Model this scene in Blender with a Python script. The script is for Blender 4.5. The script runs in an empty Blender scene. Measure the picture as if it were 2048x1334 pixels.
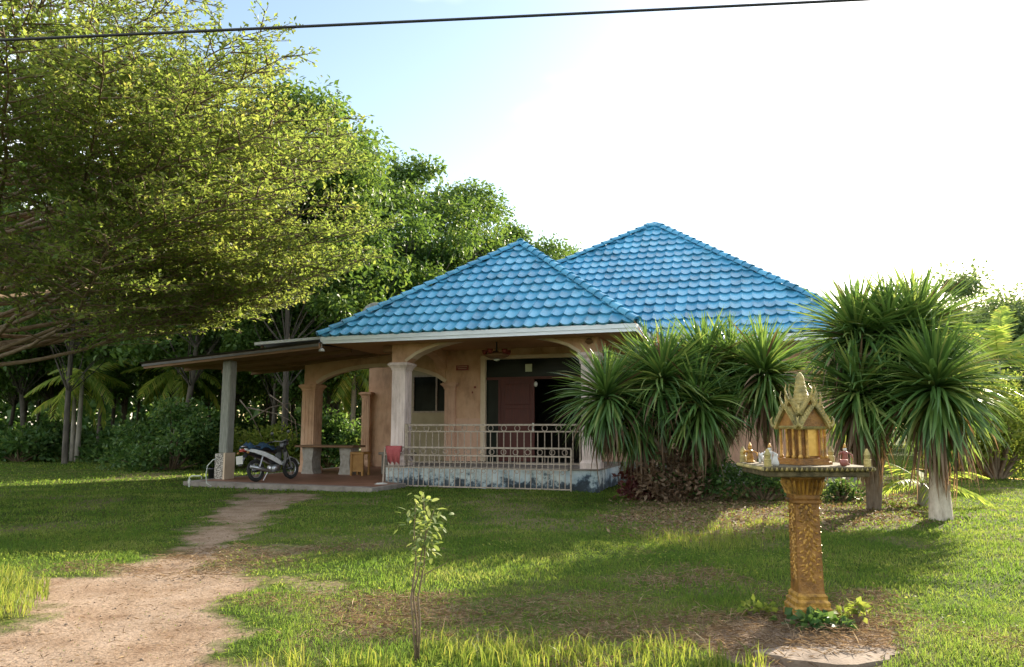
import bpy, bmesh, math, random
import numpy as np
from mathutils import Vector, Matrix
from math import sin, cos, pi, radians as R

random.seed(7)
rng = np.random.default_rng(11)
scene = bpy.context.scene
COL = scene.collection

# ------------------------------------------------------------------ camera
cam_d = bpy.data.cameras.new('camera')
cam = bpy.data.objects.new('camera', cam_d)
COL.objects.link(cam)
PITCH, FPX, CAMH = R(7.17), 1500.0, 1.6
cam.location = (0, 0, CAMH)
cam.rotation_euler = (pi / 2 + PITCH, 0, 0)
cam_d.sensor_width = 36
cam_d.lens = FPX / 2048 * 36
cam_d.clip_start = 0.05
cam_d.clip_end = 3000
scene.camera = cam

# ------------------------------------------------------------------ sky, sun, exposure
SUN_AZ, SUN_EL = R(41), R(21.5)          # azimuth to the right of the view axis
world = bpy.data.worlds.new('World')
scene.world = world
world.use_nodes = True
wn, wl = world.node_tree.nodes, world.node_tree.links
wn.clear()
w_out = wn.new('ShaderNodeOutputWorld')
w_bg = wn.new('ShaderNodeBackground')
sky = wn.new('ShaderNodeTexSky')
sky.sky_type = 'NISHITA'
sky.sun_disc = False
sky.sun_elevation = SUN_EL
sky.sun_rotation = SUN_AZ
sky.air_density = 1.25
sky.dust_density = .8
sky.ozone_density = .35
w_bg.inputs['Strength'].default_value = 0.080
# patchy cloud over the sky, made extra bright to lift the fill light
tc = wn.new('ShaderNodeTexCoord')
mp = wn.new('ShaderNodeMapping'); mp.inputs['Scale'].default_value = (1.0, 1.0, 1.8); mp.inputs['Location'].default_value = (5.1014, 9.9087, 8.9898)
nz = wn.new('ShaderNodeTexNoise'); nz.inputs['Scale'].default_value = 1.15; nz.inputs['Detail'].default_value = 5
rp = wn.new('ShaderNodeValToRGB'); rp.color_ramp.elements[0].position = .40; rp.color_ramp.elements[1].position = .62
mx = wn.new('ShaderNodeMixRGB'); mx.inputs[2].default_value = (11.5, 11.6, 11.7, 1)
mu = wn.new('ShaderNodeMath'); mu.operation = 'MULTIPLY'; mu.inputs[1].default_value = .92
wl.new(tc.outputs['Generated'], mp.inputs['Vector']); wl.new(mp.outputs['Vector'], nz.inputs['Vector'])
wl.new(nz.outputs['Fac'], rp.inputs['Fac']); wl.new(rp.outputs['Color'], mu.inputs[0])
wl.new(mu.outputs[0], mx.inputs[0]); wl.new(sky.outputs['Color'], mx.inputs[1])
wl.new(mx.outputs['Color'], w_bg.inputs['Color']); wl.new(w_bg.outputs['Background'], w_out.inputs['Surface'])

sun_d = bpy.data.lights.new('sun', 'SUN')
sun_d.energy = 5.0
sun_d.angle = R(.53)
sun_d.color = (1.0, .88, .70)
sun = bpy.data.objects.new('sun', sun_d)
COL.objects.link(sun)
sdir = Vector((sin(SUN_AZ) * cos(SUN_EL), cos(SUN_AZ) * cos(SUN_EL), sin(SUN_EL)))
sun.rotation_euler = sdir.to_track_quat('Z', 'Y').to_euler()
sun.location = (30, 30, 40)

scene.view_settings.view_transform = 'Standard'
scene.view_settings.look = 'None'
scene.view_settings.gamma = 1
scene.view_settings.exposure = 1.82
scene.view_settings.use_curve_mapping = False
scene.render.engine = 'CYCLES'
scene.cycles.use_denoising = True
scene.cycles.max_bounces = 7
scene.cycles.transparent_max_bounces = 4

# ------------------------------------------------------------------ pixel <-> world (2048 px photograph)
def ray(px, py):
    a = (px - 1024) / FPX; b = (667 - py) / FPX
    c, s = cos(PITCH), sin(PITCH)
    return Vector((a, c - b * s, s + b * c))
def gp(px, py, z=0.0):
    r = ray(px, py); t = (z - CAMH) / r.z
    return Vector((r.x * t, r.y * t, z))
def at(px, py, d):
    r = ray(px, py); t = d / r.y
    return Vector((r.x * t, d, CAMH + r.z * t))

TH = R(18.62)
HO = Vector((3.065, 18.404, 0))
HU = Vector((cos(TH), -sin(TH), 0)); HV = Vector((sin(TH), cos(TH), 0))
def hw(a, b, z=0): return HO + HU * a + HV * b + Vector((0, 0, z))
def to_local(x, y):
    dx, dy = x - HO.x, y - HO.y
    return dx * HU.x + dy * HU.y, dx * HV.x + dy * HV.y

# ------------------------------------------------------------------ materials
def new_mat(name):
    m = bpy.data.materials.new(name); m.use_nodes = True
    nt = m.node_tree; b = nt.nodes['Principled BSDF']
    return m, nt, b
def ramp(nt, stops):
    r = nt.nodes.new('ShaderNodeValToRGB')
    e = r.color_ramp.elements
    while len(e) < len(stops): e.new(.5)
    for i, (p, c) in enumerate(stops):
        e[i].position = p; e[i].color = (*c, 1)
    return r
def pmat(name, stops, scale=6, rough=.7, bump=.0, bscale=40, metal=0, detail=6, coord='Object', spec=.5, stretch=None):
    m, nt, b = new_mat(name)
    t = nt.nodes.new('ShaderNodeTexCoord')
    vec = t.outputs[coord]
    if stretch:
        mpn = nt.nodes.new('ShaderNodeMapping'); mpn.inputs['Scale'].default_value = stretch
        nt.links.new(vec, mpn.inputs['Vector']); vec = mpn.outputs['Vector']
    n = nt.nodes.new('ShaderNodeTexNoise'); n.inputs['Scale'].default_value = scale; n.inputs['Detail'].default_value = detail
    n.inputs['Roughness'].default_value = .62
    nt.links.new(vec, n.inputs['Vector'])
    r = ramp(nt, stops)
    nt.links.new(n.outputs['Fac'], r.inputs['Fac']); nt.links.new(r.outputs['Color'], b.inputs['Base Color'])
    b.inputs['Roughness'].default_value = rough; b.inputs['Metallic'].default_value = metal
    b.inputs['Specular IOR Level'].default_value = spec
    if bump:
        n2 = nt.nodes.new('ShaderNodeTexNoise'); n2.inputs['Scale'].default_value = bscale; n2.inputs['Detail'].default_value = 5
        nt.links.new(vec, n2.inputs['Vector'])
        bp = nt.nodes.new('ShaderNodeBump'); bp.inputs['Strength'].default_value = bump; bp.inputs['Distance'].default_value = .02
        nt.links.new(n2.outputs['Fac'], bp.inputs['Height']); nt.links.new(bp.outputs['Normal'], b.inputs['Normal'])
    return m
def leafmat(name, stops, trans=.45, rough=.5, tcol=(1.0, 1.0, .45), spec=.3, patch=0.0, pscale=.6):
    """leaf colour picked per leaf; light shines through the blade"""
    m, nt, b = new_mat(name)
    g = nt.nodes.new('ShaderNodeNewGeometry'); oi = nt.nodes.new('ShaderNodeObjectInfo')
    ad = nt.nodes.new('ShaderNodeMath'); ad.operation = 'ADD'
    fr = nt.nodes.new('ShaderNodeMath'); fr.operation = 'FRACT'
    nt.links.new(g.outputs['Random Per Island'], ad.inputs[0]); nt.links.new(oi.outputs['Random'], ad.inputs[1])
    nt.links.new(ad.outputs[0], fr.inputs[0])
    r = ramp(nt, stops)
    src = fr.outputs[0]
    if patch:
        n = nt.nodes.new('ShaderNodeTexNoise'); n.inputs['Scale'].default_value = pscale; n.inputs['Detail'].default_value = 4
        nt.links.new(g.outputs['Position'], n.inputs['Vector'])
        mr = nt.nodes.new('ShaderNodeMapRange'); mr.inputs[1].default_value = .35; mr.inputs[2].default_value = .65
        nt.links.new(n.outputs['Fac'], mr.inputs[0])
        mxx = nt.nodes.new('ShaderNodeMix'); mxx.inputs[0].default_value = patch
        nt.links.new(src, mxx.inputs[2]); nt.links.new(mr.outputs[0], mxx.inputs[3]); src = mxx.outputs[0]
    nt.links.new(src, r.inputs['Fac'])
    nt.links.new(r.outputs['Color'], b.inputs['Base Color'])
    b.inputs['Roughness'].default_value = rough; b.inputs['Specular IOR Level'].default_value = spec
    tr = nt.nodes.new('ShaderNodeBsdfTranslucent')
    mc = nt.nodes.new('ShaderNodeMixRGB'); mc.blend_type = 'MULTIPLY'; mc.inputs[0].default_value = 1
    mc.inputs[2].default_value = (*tcol, 1)
    gm = nt.nodes.new('ShaderNodeGamma'); gm.inputs[1].default_value = .72
    nt.links.new(r.outputs['Color'], gm.inputs[0]); nt.links.new(gm.outputs[0], mc.inputs[1]); nt.links.new(mc.outputs[0], tr.inputs['Color'])
    ms = nt.nodes.new('ShaderNodeMixShader'); ms.inputs[0].default_value = trans
    nt.links.new(b.outputs[0], ms.inputs[1]); nt.links.new(tr.outputs[0], ms.inputs[2])
    nt.links.new(ms.outputs[0], nt.nodes['Material Output'].inputs['Surface'])
    return m

M = {}
M['tile'] = None
def tile_mat():
    m, nt, b = new_mat('blue_glazed_tile')
    oi = nt.nodes.new('ShaderNodeObjectInfo'); g = nt.nodes.new('ShaderNodeNewGeometry')
    ad = nt.nodes.new('ShaderNodeMath'); ad.operation = 'ADD'; fr = nt.nodes.new('ShaderNodeMath'); fr.operation = 'FRACT'
    nt.links.new(oi.outputs['Random'], ad.inputs[0]); nt.links.new(g.outputs['Random Per Island'], ad.inputs[1]); nt.links.new(ad.outputs[0], fr.inputs[0])
    r = ramp(nt, [(0, (.045, .235, .40)), (.5, (.065, .30, .49)), (1, (.10, .37, .56))])
    nt.links.new(fr.outputs[0], r.inputs['Fac'])
    n = nt.nodes.new('ShaderNodeTexNoise'); n.inputs['Scale'].default_value = 1.3; n.inputs['Detail'].default_value = 8; n.inputs['Roughness'].default_value = .7
    nt.links.new(g.outputs['Position'], n.inputs['Vector'])
    r2 = ramp(nt, [(.33, (.45, .50, .50)), (.48, (.88, .90, .90)), (.56, (1, 1, 1)), (.75, (1.1, 1.1, 1.06))])
    nt.links.new(n.outputs['Fac'], r2.inputs['Fac'])
    mxx = nt.nodes.new('ShaderNodeMixRGB'); mxx.blend_type = 'MULTIPLY'; mxx.inputs[0].default_value = .95
    nt.links.new(r.outputs[0], mxx.inputs[1]); nt.links.new(r2.outputs[0], mxx.inputs[2])
    nt.links.new(mxx.outputs[0], b.inputs['Base Color'])
    b.inputs['Roughness'].default_value = .38
    return m
M['tile'] = tile_mat()
M['wall'] = pmat('orange_plaster', [(.3, (0.501, 0.286, 0.179)), (.5, (0.607, 0.366, 0.240)), (.7, (0.651, 0.412, 0.282))], 1.6, .85, .15, 60)
M['wall_pink'] = pmat('pink_plaster', [(.3, (0.562, 0.335, 0.238)), (.6, (0.648, 0.400, 0.292)), (.8, (0.680, 0.432, 0.335))], 1.4, .85, .15, 60)
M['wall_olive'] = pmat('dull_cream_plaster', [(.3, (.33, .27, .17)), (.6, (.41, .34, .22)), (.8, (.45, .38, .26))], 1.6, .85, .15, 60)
M['column'] = pmat('pale_pink_paint', [(.3, (0.649, 0.524, 0.497)), (.55, (0.786, 0.645, 0.618)), (.8, (0.836, 0.712, 0.672))], 3, .8, .15, 50, stretch=(3, 3, .6))
def stain(m, lo=.35, sc=2.2):
    """water streaks running down old plaster"""
    nt = m.node_tree; b = nt.nodes['Principled BSDF']; src = b.inputs['Base Color'].links[0].from_socket
    t = nt.nodes.new('ShaderNodeTexCoord'); mpn = nt.nodes.new('ShaderNodeMapping'); mpn.inputs['Scale'].default_value = (sc * .6, sc * .6, sc * .22)
    n = nt.nodes.new('ShaderNodeTexNoise'); n.inputs['Scale'].default_value = 2.5; n.inputs['Detail'].default_value = 9; n.inputs['Roughness'].default_value = .7
    r = ramp(nt, [(lo, (.74, .72, .70)), (lo + .16, (.96, .96, .95)), (.8, (1.06, 1.06, 1.06))])
    mm = nt.nodes.new('ShaderNodeMixRGB'); mm.blend_type = 'MULTIPLY'; mm.inputs[0].default_value = 1
    nt.links.new(t.outputs['Object'], mpn.inputs['Vector']); nt.links.new(mpn.outputs[0], n.inputs['Vector']); nt.links.new(n.outputs['Fac'], r.inputs['Fac'])
    nt.links.new(src, mm.inputs[1]); nt.links.new(r.outputs[0], mm.inputs[2]); nt.links.new(mm.outputs[0], b.inputs['Base Color'])
for k_ in ('wall', 'wall_pink', 'column'): stain(M[k_])
M['trim'] = pmat('cream_trim', [(.3, (.58, .44, .31)), (.7, (.70, .56, .42))], 3, .8, .1, 50)
M['fascia'] = pmat('white_fascia_board', [(.3, (0.637, 0.664, 0.704)), (.5, (0.770, 0.801, 0.849)), (.7, (0.813, 0.847, 0.898))], 2.5, .6, .05, 30, stretch=(.4, 2, 2))
M['soffit'] = pmat('brown_soffit', [(.3, (.16, .09, .05)), (.7, (.24, .14, .08))], 4, .8, .2, 20, stretch=(.3, 4, 1))
M['beam'] = pmat('orange_ceiling', [(.3, (.38, .20, .09)), (.7, (.46, .25, .12))], 2, .85)
def base_mat():
    m, nt, b = new_mat('peeling_blue_white_paint')
    t = nt.nodes.new('ShaderNodeTexCoord')
    n = nt.nodes.new('ShaderNodeTexNoise'); n.inputs['Scale'].default_value = 3.2; n.inputs['Detail'].default_value = 10; n.inputs['Roughness'].default_value = .72
    n2 = nt.nodes.new('ShaderNodeTexNoise'); n2.inputs['Scale'].default_value = 1.1; n2.inputs['Detail'].default_value = 4
    sp = nt.nodes.new('ShaderNodeSeparateXYZ')
    nt.links.new(t.outputs['Object'], n.inputs['Vector']); nt.links.new(t.outputs['Object'], n2.inputs['Vector']); nt.links.new(t.outputs['Object'], sp.inputs[0])
    mr = nt.nodes.new('ShaderNodeMapRange'); mr.inputs[1].default_value = .05; mr.inputs[2].default_value = .5; mr.inputs[3].default_value = -.10; mr.inputs[4].default_value = .15
    nt.links.new(sp.outputs['Z'], mr.inputs[0])
    ad = nt.nodes.new('ShaderNodeMath'); ad.operation = 'ADD'
    nt.links.new(n.outputs['Fac'], ad.inputs[0]); nt.links.new(mr.outputs[0], ad.inputs[1])
    r = ramp(nt, [(.38, (.035, .045, .055)), (.46, (.10, .13, .16)), (.5, (.36, .41, .42)), (.60, (.58, .62, .62)), (.8, (.68, .70, .70))])
    nt.links.new(ad.outputs[0], r.inputs['Fac'])
    r2 = ramp(nt, [(.45, (1, 1, 1)), (.62, (.70, .80, .92))])
    nt.links.new(n2.outputs['Fac'], r2.inputs['Fac'])
    mxx = nt.nodes.new('ShaderNodeMixRGB'); mxx.blend_type = 'MULTIPLY'; mxx.inputs[0].default_value = 1
    nt.links.new(r.outputs[0], mxx.inputs[1]); nt.links.new(r2.outputs[0], mxx.inputs[2])
    nt.links.new(mxx.outputs[0], b.inputs['Base Color']); b.inputs['Roughness'].default_value = .85
    return m
M['base'] = base_mat()
M['terracotta'] = pmat('terracotta_floor', [(.3, (.17, .075, .045)), (.6, (.26, .12, .075)), (.8, (.30, .16, .10))], 2.2, .55, .1, 30)
M['concrete'] = pmat('worn_concrete', [(.3, (.16, .13, .11)), (.6, (.28, .24, .21)), (.8, (.34, .30, .27))], 3, .9, .3, 40)
M['grey_post'] = pmat('weathered_grey_post', [(.3, (.16, .16, .14)), (.6, (.27, .27, .24)), (.8, (.33, .33, .30))], 5, .9, .3, 30, stretch=(4, 4, .6))
M['speckle'] = pmat('speckled_terrazzo', [(.40, (.05, .045, .04)), (.48, (.22, .19, .16)), (.56, (.50, .45, .40)), (.7, (.6, .55, .5))], 38, .6, .1, 60, detail=2)
M['metal_cream'] = pmat('cream_painted_steel', [(.3, (0.234, 0.179, 0.135)), (.55, (0.371, 0.293, 0.234)), (.8, (0.427, 0.346, 0.280))], 14, .5, .1, 60)
M['sheet'] = pmat('rusty_roof_sheet', [(.3, (.06, .055, .05)), (.6, (.11, .10, .095)), (.8, (.17, .165, .16))], 3, .6, .1, 30)
M['sheet_pale'] = pmat('pale_roof_sheet', [(.3, (.40, .41, .42)), (.7, (.52, .53, .54))], 3, .5)
M['timber'] = pmat('brown_timber', [(.3, (.14, .075, .035)), (.7, (.24, .13, .065))], 4, .8, .2, 30, stretch=(.5, 6, 6))
M['red_wood'] = pmat('red_brown_door', [(.3, (0.055, 0.007, 0.004)), (.6, (0.081, 0.011, 0.006)), (.8, (0.095, 0.016, 0.007))], 3, .6, .1, 30, stretch=(6, 6, .7))
M['dark'] = pmat('dark_interior', [(.3, (.03, .026, .022)), (.7, (.05, .042, .036))], 3, .9)  # near-black tone puts the unlit room's shade into its wall colour
M['black_plastic'] = pmat('black_plastic', [(.3, (.012, .012, .014)), (.7, (.022, .022, .026))], 9, .35)
M['rubber'] = pmat('tyre_rubber', [(.3, (.015, .015, .015)), (.7, (.03, .028, .026))], 20, .85)
M['steel'] = pmat('grey_steel', [(.3, (.32, .32, .33)), (.7, (.48, .48, .49))], 12, .35, metal=.85)
M['white_paint'] = pmat('white_paint', [(.3, (.60, .60, .60)), (.7, (.74, .74, .73))], 6, .4)
M['blue_cloth'] = pmat('dark_blue_cloth', [(.3, (.012, .035, .075)), (.7, (.03, .075, .13))], 6, .9, .4, 20)
M['red_plastic'] = pmat('red_plastic', [(.3, (.32, .02, .02)), (.7, (.42, .04, .03))], 6, .35)
M['pink_cloth'] = pmat('faded_red_cloth', [(.3, (.30, .055, .06)), (.7, (.46, .11, .11))], 8, .9, .5, 25)
M['maroon'] = pmat('maroon_sign', [(.3, (.16, .018, .014)), (.7, (.22, .03, .02))], 8, .5)
M['pale_green'] = pmat('pale_green_sticker', [(.3, (.42, .47, .32)), (.7, (.55, .58, .42))], 10, .6)
M['gold'] = pmat('gold_paint_dirty', [(.28, (0.088, 0.050, 0.015)), (.44, (0.300, 0.156, 0.031)), (.6, (0.525, 0.288, 0.056)), (.8, (0.688, 0.450, 0.150))], 14, .42, .5, 60, metal=.25)
M['gold_brown'] = pmat('brown_gold_paint', [(.3, (0.066, 0.031, 0.010)), (.48, (0.228, 0.102, 0.022)), (.7, (0.372, 0.186, 0.042))], 9, .5, .5, 60, metal=.15)
M['moss_gold'] = pmat('mossy_gold_paint', [(.3, (.10, .085, .035)), (.45, (.24, .20, .07)), (.6, (.42, .32, .11)), (.8, (.55, .45, .20))], 10, .6, .5, 60, metal=.1)
M['mirror_gold'] = pmat('gold_panel', [(.3, (.48, .28, .05)), (.7, (.62, .38, .09))], 4, .3, .1, 20, metal=.5)
M['grey_stone'] = pmat('grey_weathered_stone', [(.3, (.05, .048, .035)), (.5, (.12, .11, .08)), (.7, (.24, .22, .18))], 18, .9, .5, 60)
M['tray'] = pmat('dirty_gold_brown_tray', [(.3, (.035, .028, .014)), (.5, (.085, .065, .030)), (.7, (.17, .13, .065))], 18, .9, .5, 60)
M['sand'] = pmat('pale_dirt', [(.3, (.12, .085, .06)), (.55, (.20, .15, .11)), (.75, (.27, .21, .16))], 6, 1, .4, 40)
M['ceramic'] = pmat('white_ceramic', [(.3, (0.468, 0.442, 0.408)), (.7, (0.612, 0.595, 0.561))], 14, .4)
M['porcelain_red'] = pmat('red_painted_ceramic', [(.3, (.20, .05, .04)), (.7, (.32, .12, .09))], 14, .5)
M['bark'] = pmat('grey_brown_bark', [(.3, (.085, .060, .040)), (.55, (.17, .13, .095)), (.8, (.27, .22, .17))], 5, .95, .6, 24, stretch=(3, 3, .7))
M['bark_pale'] = pmat('pale_bark', [(.3, (.15, .13, .105)), (.55, (.27, .24, .20)), (.8, (.36, .33, .29))], 3, .95, .5, 20, stretch=(2, 2, .6))
M['bark_dark'] = pmat('dark_plantation_bark', [(.3, (.045, .038, .030)), (.55, (.09, .075, .06)), (.8, (.17, .15, .125))], 3, .95, .5, 20, stretch=(2, 2, .6))
M['bark_warm'] = pmat('warm_brown_twig', [(.3, (0.101, 0.066, 0.038)), (.6, (0.180, 0.129, 0.081)), (.8, (0.259, 0.203, 0.136))], 9, .9, .4, 30)
M['white_trunk'] = pmat('whitewashed_trunk', [(.3, (0.330, 0.275, 0.207)), (.5, (0.495, 0.428, 0.342)), (.7, (0.616, 0.541, 0.441))], 6, .95, .5, 30, stretch=(2, 2, .8))
M['cable'] = pmat('black_cable', [(.3, (.012, .012, .016)), (.7, (.02, .02, .026))], 8, .6)
M['pvc'] = pmat('aged_white_pipe', [(.3, (.42, .45, .40)), (.7, (.6, .62, .57))], 8, .5)
M['stone_table'] = pmat('stone_bench', [(.3, (.22, .19, .16)), (.6, (.36, .32, .28)), (.8, (.46, .42, .38))], 9, .7, .2, 40)
M['orange_stool'] = pmat('ochre_stool', [(.3, (.26, .12, .03)), (.7, (.40, .21, .06))], 5, .7)
M['lamp_glass'] = pmat('frosted_lamp_glass', [(.3, (.42, .46, .40)), (.7, (.58, .62, .56))], 5, .3)
M['tail_red'] = pmat('red_lens', [(.3, (.28, .015, .012)), (.7, (.36, .03, .02))], 5, .2)
def glass_mat():
    m, nt, b = new_mat('dark_window_glass')
    n = nt.nodes.new('ShaderNodeTexNoise'); n.inputs['Scale'].default_value = 2
    r = ramp(nt, [(.3, (.008, .010, .008)), (.7, (.018, .022, .018))])
    nt.links.new(n.outputs['Fac'], r.inputs['Fac']); nt.links.new(r.outputs[0], b.inputs['Base Color'])
    b.inputs['Roughness'].default_value = .25; b.inputs['Specular IOR Level'].default_value = .08
    return m
M['glass'] = glass_mat()

# foliage
M['leaf_big'] = leafmat('layered_tree_leaf', [(0, (0.078, 0.128, 0.031)), (.35, (0.123, 0.180, 0.043)), (.7, (0.181, 0.222, 0.058)), (.92, (0.259, 0.248, 0.085)), (1, (0.313, 0.215, 0.095))], .6, .5, patch=.45, pscale=.35)
M['leaf_rubber'] = leafmat('rubber_tree_leaf', [(0, (0.039, 0.087, 0.018)), (.5, (0.065, 0.129, 0.026)), (.85, (0.104, 0.173, 0.039)), (1, (0.157, 0.197, 0.052))], .42, .5, patch=.3, pscale=.25)
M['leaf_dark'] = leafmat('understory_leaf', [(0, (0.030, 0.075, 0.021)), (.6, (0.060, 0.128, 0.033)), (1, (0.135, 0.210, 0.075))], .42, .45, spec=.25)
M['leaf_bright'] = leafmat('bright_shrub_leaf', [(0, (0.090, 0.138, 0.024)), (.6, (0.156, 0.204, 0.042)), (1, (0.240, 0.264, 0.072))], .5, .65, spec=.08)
M['leaf_haze'] = leafmat('far_tree_leaf', [(0, (0.065, 0.111, 0.052)), (.6, (0.098, 0.156, 0.072)), (1, (0.156, 0.208, 0.104))], .45, .6)  # paler, greyer leaf colour stands in for haze over distance
M['leaf_dracaena'] = leafmat('sword_leaf', [(0, (0.051, 0.112, 0.034)), (.5, (0.084, 0.176, 0.046)), (.85, (0.154, 0.246, 0.064)), (1, (0.278, 0.328, 0.106))], .35, .36, spec=.5)
M['leaf_dry'] = leafmat('dry_hanging_leaf', [(0, (.10, .06, .035)), (.6, (.17, .11, .07)), (1, (.26, .19, .13))], .3, .7, tcol=(1, .8, .5))
M['leaf_red'] = leafmat('red_cordyline_leaf', [(0, (.07, .018, .02)), (.6, (.14, .04, .04)), (1, (.22, .12, .10))], .35, .4, tcol=(1, .5, .4))
M['leaf_palm'] = leafmat('palm_leaflet', [(0, (0.151, 0.252, 0.050)), (.6, (0.277, 0.378, 0.076)), (1, (0.504, 0.479, 0.126))], .5, .45)
M['leaf_sapling'] = leafmat('pale_sapling_leaf', [(0, (.10, .15, .045)), (.6, (.17, .22, .085)), (1, (.28, .31, .15))], .45, .6, spec=.12)
M['grass'] = leafmat('lawn_blade', [(0, (0.046, 0.103, 0.019)), (.4, (0.075, 0.139, 0.027)), (.7, (0.126, 0.176, 0.038)), (1, (0.250, 0.254, 0.102))], .58, .6, patch=.45, pscale=.8, spec=.08)
M['tall_grass'] = leafmat('tall_grass_blade', [(0, (.10, .15, .025)), (.6, (.17, .21, .035)), (1, (.27, .25, .07))], .5, .5)
M['straw'] = leafmat('dry_straw', [(0, (.15, .10, .06)), (.5, (.26, .18, .11)), (1, (.40, .31, .21))], .25, .85, tcol=(1, .85, .6))
M['litter'] = leafmat('fallen_leaf', [(0, (.08, .05, .03)), (.5, (.17, .11, .06)), (1, (.30, .22, .13))], .25, .8, tcol=(1, .8, .5))

# ------------------------------------------------------------------ mesh helpers
class MB:
    def __init__(s): s.v = []; s.f = []
    def add(s, vs, fs, mtx=None):
        n = len(s.v)
        s.v.extend([tuple((mtx @ Vector(p)) if mtx else p) for p in vs])
        s.f.extend([tuple(i + n for i in f) for f in fs])
        return s
    def box(s, x0, x1, y0, y1, z0, z1, mtx=None):
        return s.add([(x0, y0, z0), (x1, y0, z0), (x1, y1, z0), (x0, y1, z0), (x0, y0, z1), (x1, y0, z1), (x1, y1, z1), (x0, y1, z1)],
                     [(3, 2, 1, 0), (4, 5, 6, 7), (0, 1, 5, 4), (1, 2, 6, 5), (2, 3, 7, 6), (3, 0, 4, 7)], mtx)
    def tube(s, pts, rad, n=8, cap=True, mtx=None):
        pts = [Vector(p) for p in pts]
        if not hasattr(rad, '__len__'): rad = [rad] * len(pts)
        vs, fs = [], []
        t0 = (pts[1] - pts[0]).normalized()
        up = Vector((0, 0, 1)) if abs(t0.z) < .9 else Vector((1, 0, 0))
        x = t0.cross(up).normalized()
        for i, p in enumerate(pts):
            t = (pts[min(i + 1, len(pts) - 1)] - pts[max(i - 1, 0)]).normalized()
            x = (x - t * x.dot(t)).normalized(); y = t.cross(x)
            for k in range(n):
                a = 2 * pi * k / n
                vs.append(p + (x * cos(a) + y * sin(a)) * rad[i])
        for i in range(len(pts) - 1):
            for k in range(n):
                fs.append((i * n + k, i * n + (k + 1) % n, (i + 1) * n + (k + 1) % n, (i + 1) * n + k))
        if cap:
            fs.append(tuple(range(n - 1, -1, -1))); fs.append(tuple((len(pts) - 1) * n + k for k in range(n)))
        return s.add(vs, fs, mtx)
    def lathe(s, prof, n=16, mtx=None, square=False):
        """prof: list of (radius, z). square: n=4 with flats facing x / y"""
        if square: n = 4
        vs, fs = [], []
        for r, z in prof:
            for k in range(n):
                a = 2 * pi * k / n + (pi / 4 if square else 0)
                q = r * (math.sqrt(2) if square else 1)
                vs.append((q * cos(a), q * sin(a), z))
        for i in range(len(prof) - 1):
            for k in range(n):
                fs.append((i * n + k, i * n + (k + 1) % n, (i + 1) * n + (k + 1) % n, (i + 1) * n + k))
        fs.append(tuple(range(n - 1, -1, -1))); fs.append(tuple((len(prof) - 1) * n + k for k in range(n)))
        return s.add(vs, fs, mtx)
    def prism(s, poly, y0, y1, mtx=None):
        """poly in (x, z), extruded along y"""
        n = len(poly)
        vs = [(x, y0, z) for x, z in poly] + [(x, y1, z) for x, z in poly]
        fs = [tuple(range(n)), tuple(range(2 * n - 1, n - 1, -1))]
        fs += [((i + 1) % n, i, n + i, n + (i + 1) % n) for i in range(n)]
        return s.add(vs, fs, mtx)
    def torus(s, Rr, r, n=20, m=8, mtx=None):
        vs, fs = [], []
        for i in range(n):
            a = 2 * pi * i / n
            for j in range(m):
                b = 2 * pi * j / m
                q = Rr + r * cos(b)
                vs.append((q * cos(a), q * sin(a), r * sin(b)))
        for i in range(n):
            for j in range(m):
                fs.append((i * m + j, ((i + 1) % n) * m + j, ((i + 1) % n) * m + (j + 1) % m, i * m + (j + 1) % m))
        return s.add(vs, fs, mtx)
    def sphere(s, c, rx, ry=None, rz=None, n=10, m=7):
        ry = ry or rx; rz = rz or rx
        prof = [(max(1e-3, sin(pi * i / m)), -cos(pi * i / m)) for i in range(m + 1)]
        return s.lathe(prof, n, Matrix.Translation(c) @ Matrix.Diagonal((rx, ry, rz, 1)))
    def loft(s, rings, mtx=None):
        n = len(rings[0]); vs = [p for r in rings for p in r]; fs = []
        for i in range(len(rings) - 1):
            for k in range(n):
                fs.append((i * n + k, i * n + (k + 1) % n, (i + 1) * n + (k + 1) % n, (i + 1) * n + k))
        fs.append(tuple(range(n - 1, -1, -1))); fs.append(tuple((len(rings) - 1) * n + k for k in range(n)))
        return s.add(vs, fs, mtx)
    def mesh(s, name, m, smooth=False, bevel=0):
        me = bpy.data.meshes.new(name)
        me.from_pydata([tuple(p) for p in s.v], [], s.f)
        bm = bmesh.new(); bm.from_mesh(me)
        bmesh.ops.recalc_face_normals(bm, faces=bm.faces)
        if bevel:
            bmesh.ops.bevel(bm, geom=[e for e in bm.edges], offset=bevel, segments=1, affect='EDGES', clamp_overlap=True)
        bm.to_mesh(me); bm.free()
        if m: me.materials.append(m)
        if smooth: me.shade_smooth() if hasattr(me, 'shade_smooth') else None
        return me
    def build(s, name, m, parent=None, smooth=False, bevel=0, kind=None, label=None):
        return link(name, s.mesh(name, m, smooth, bevel), parent, kind, label)

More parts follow.
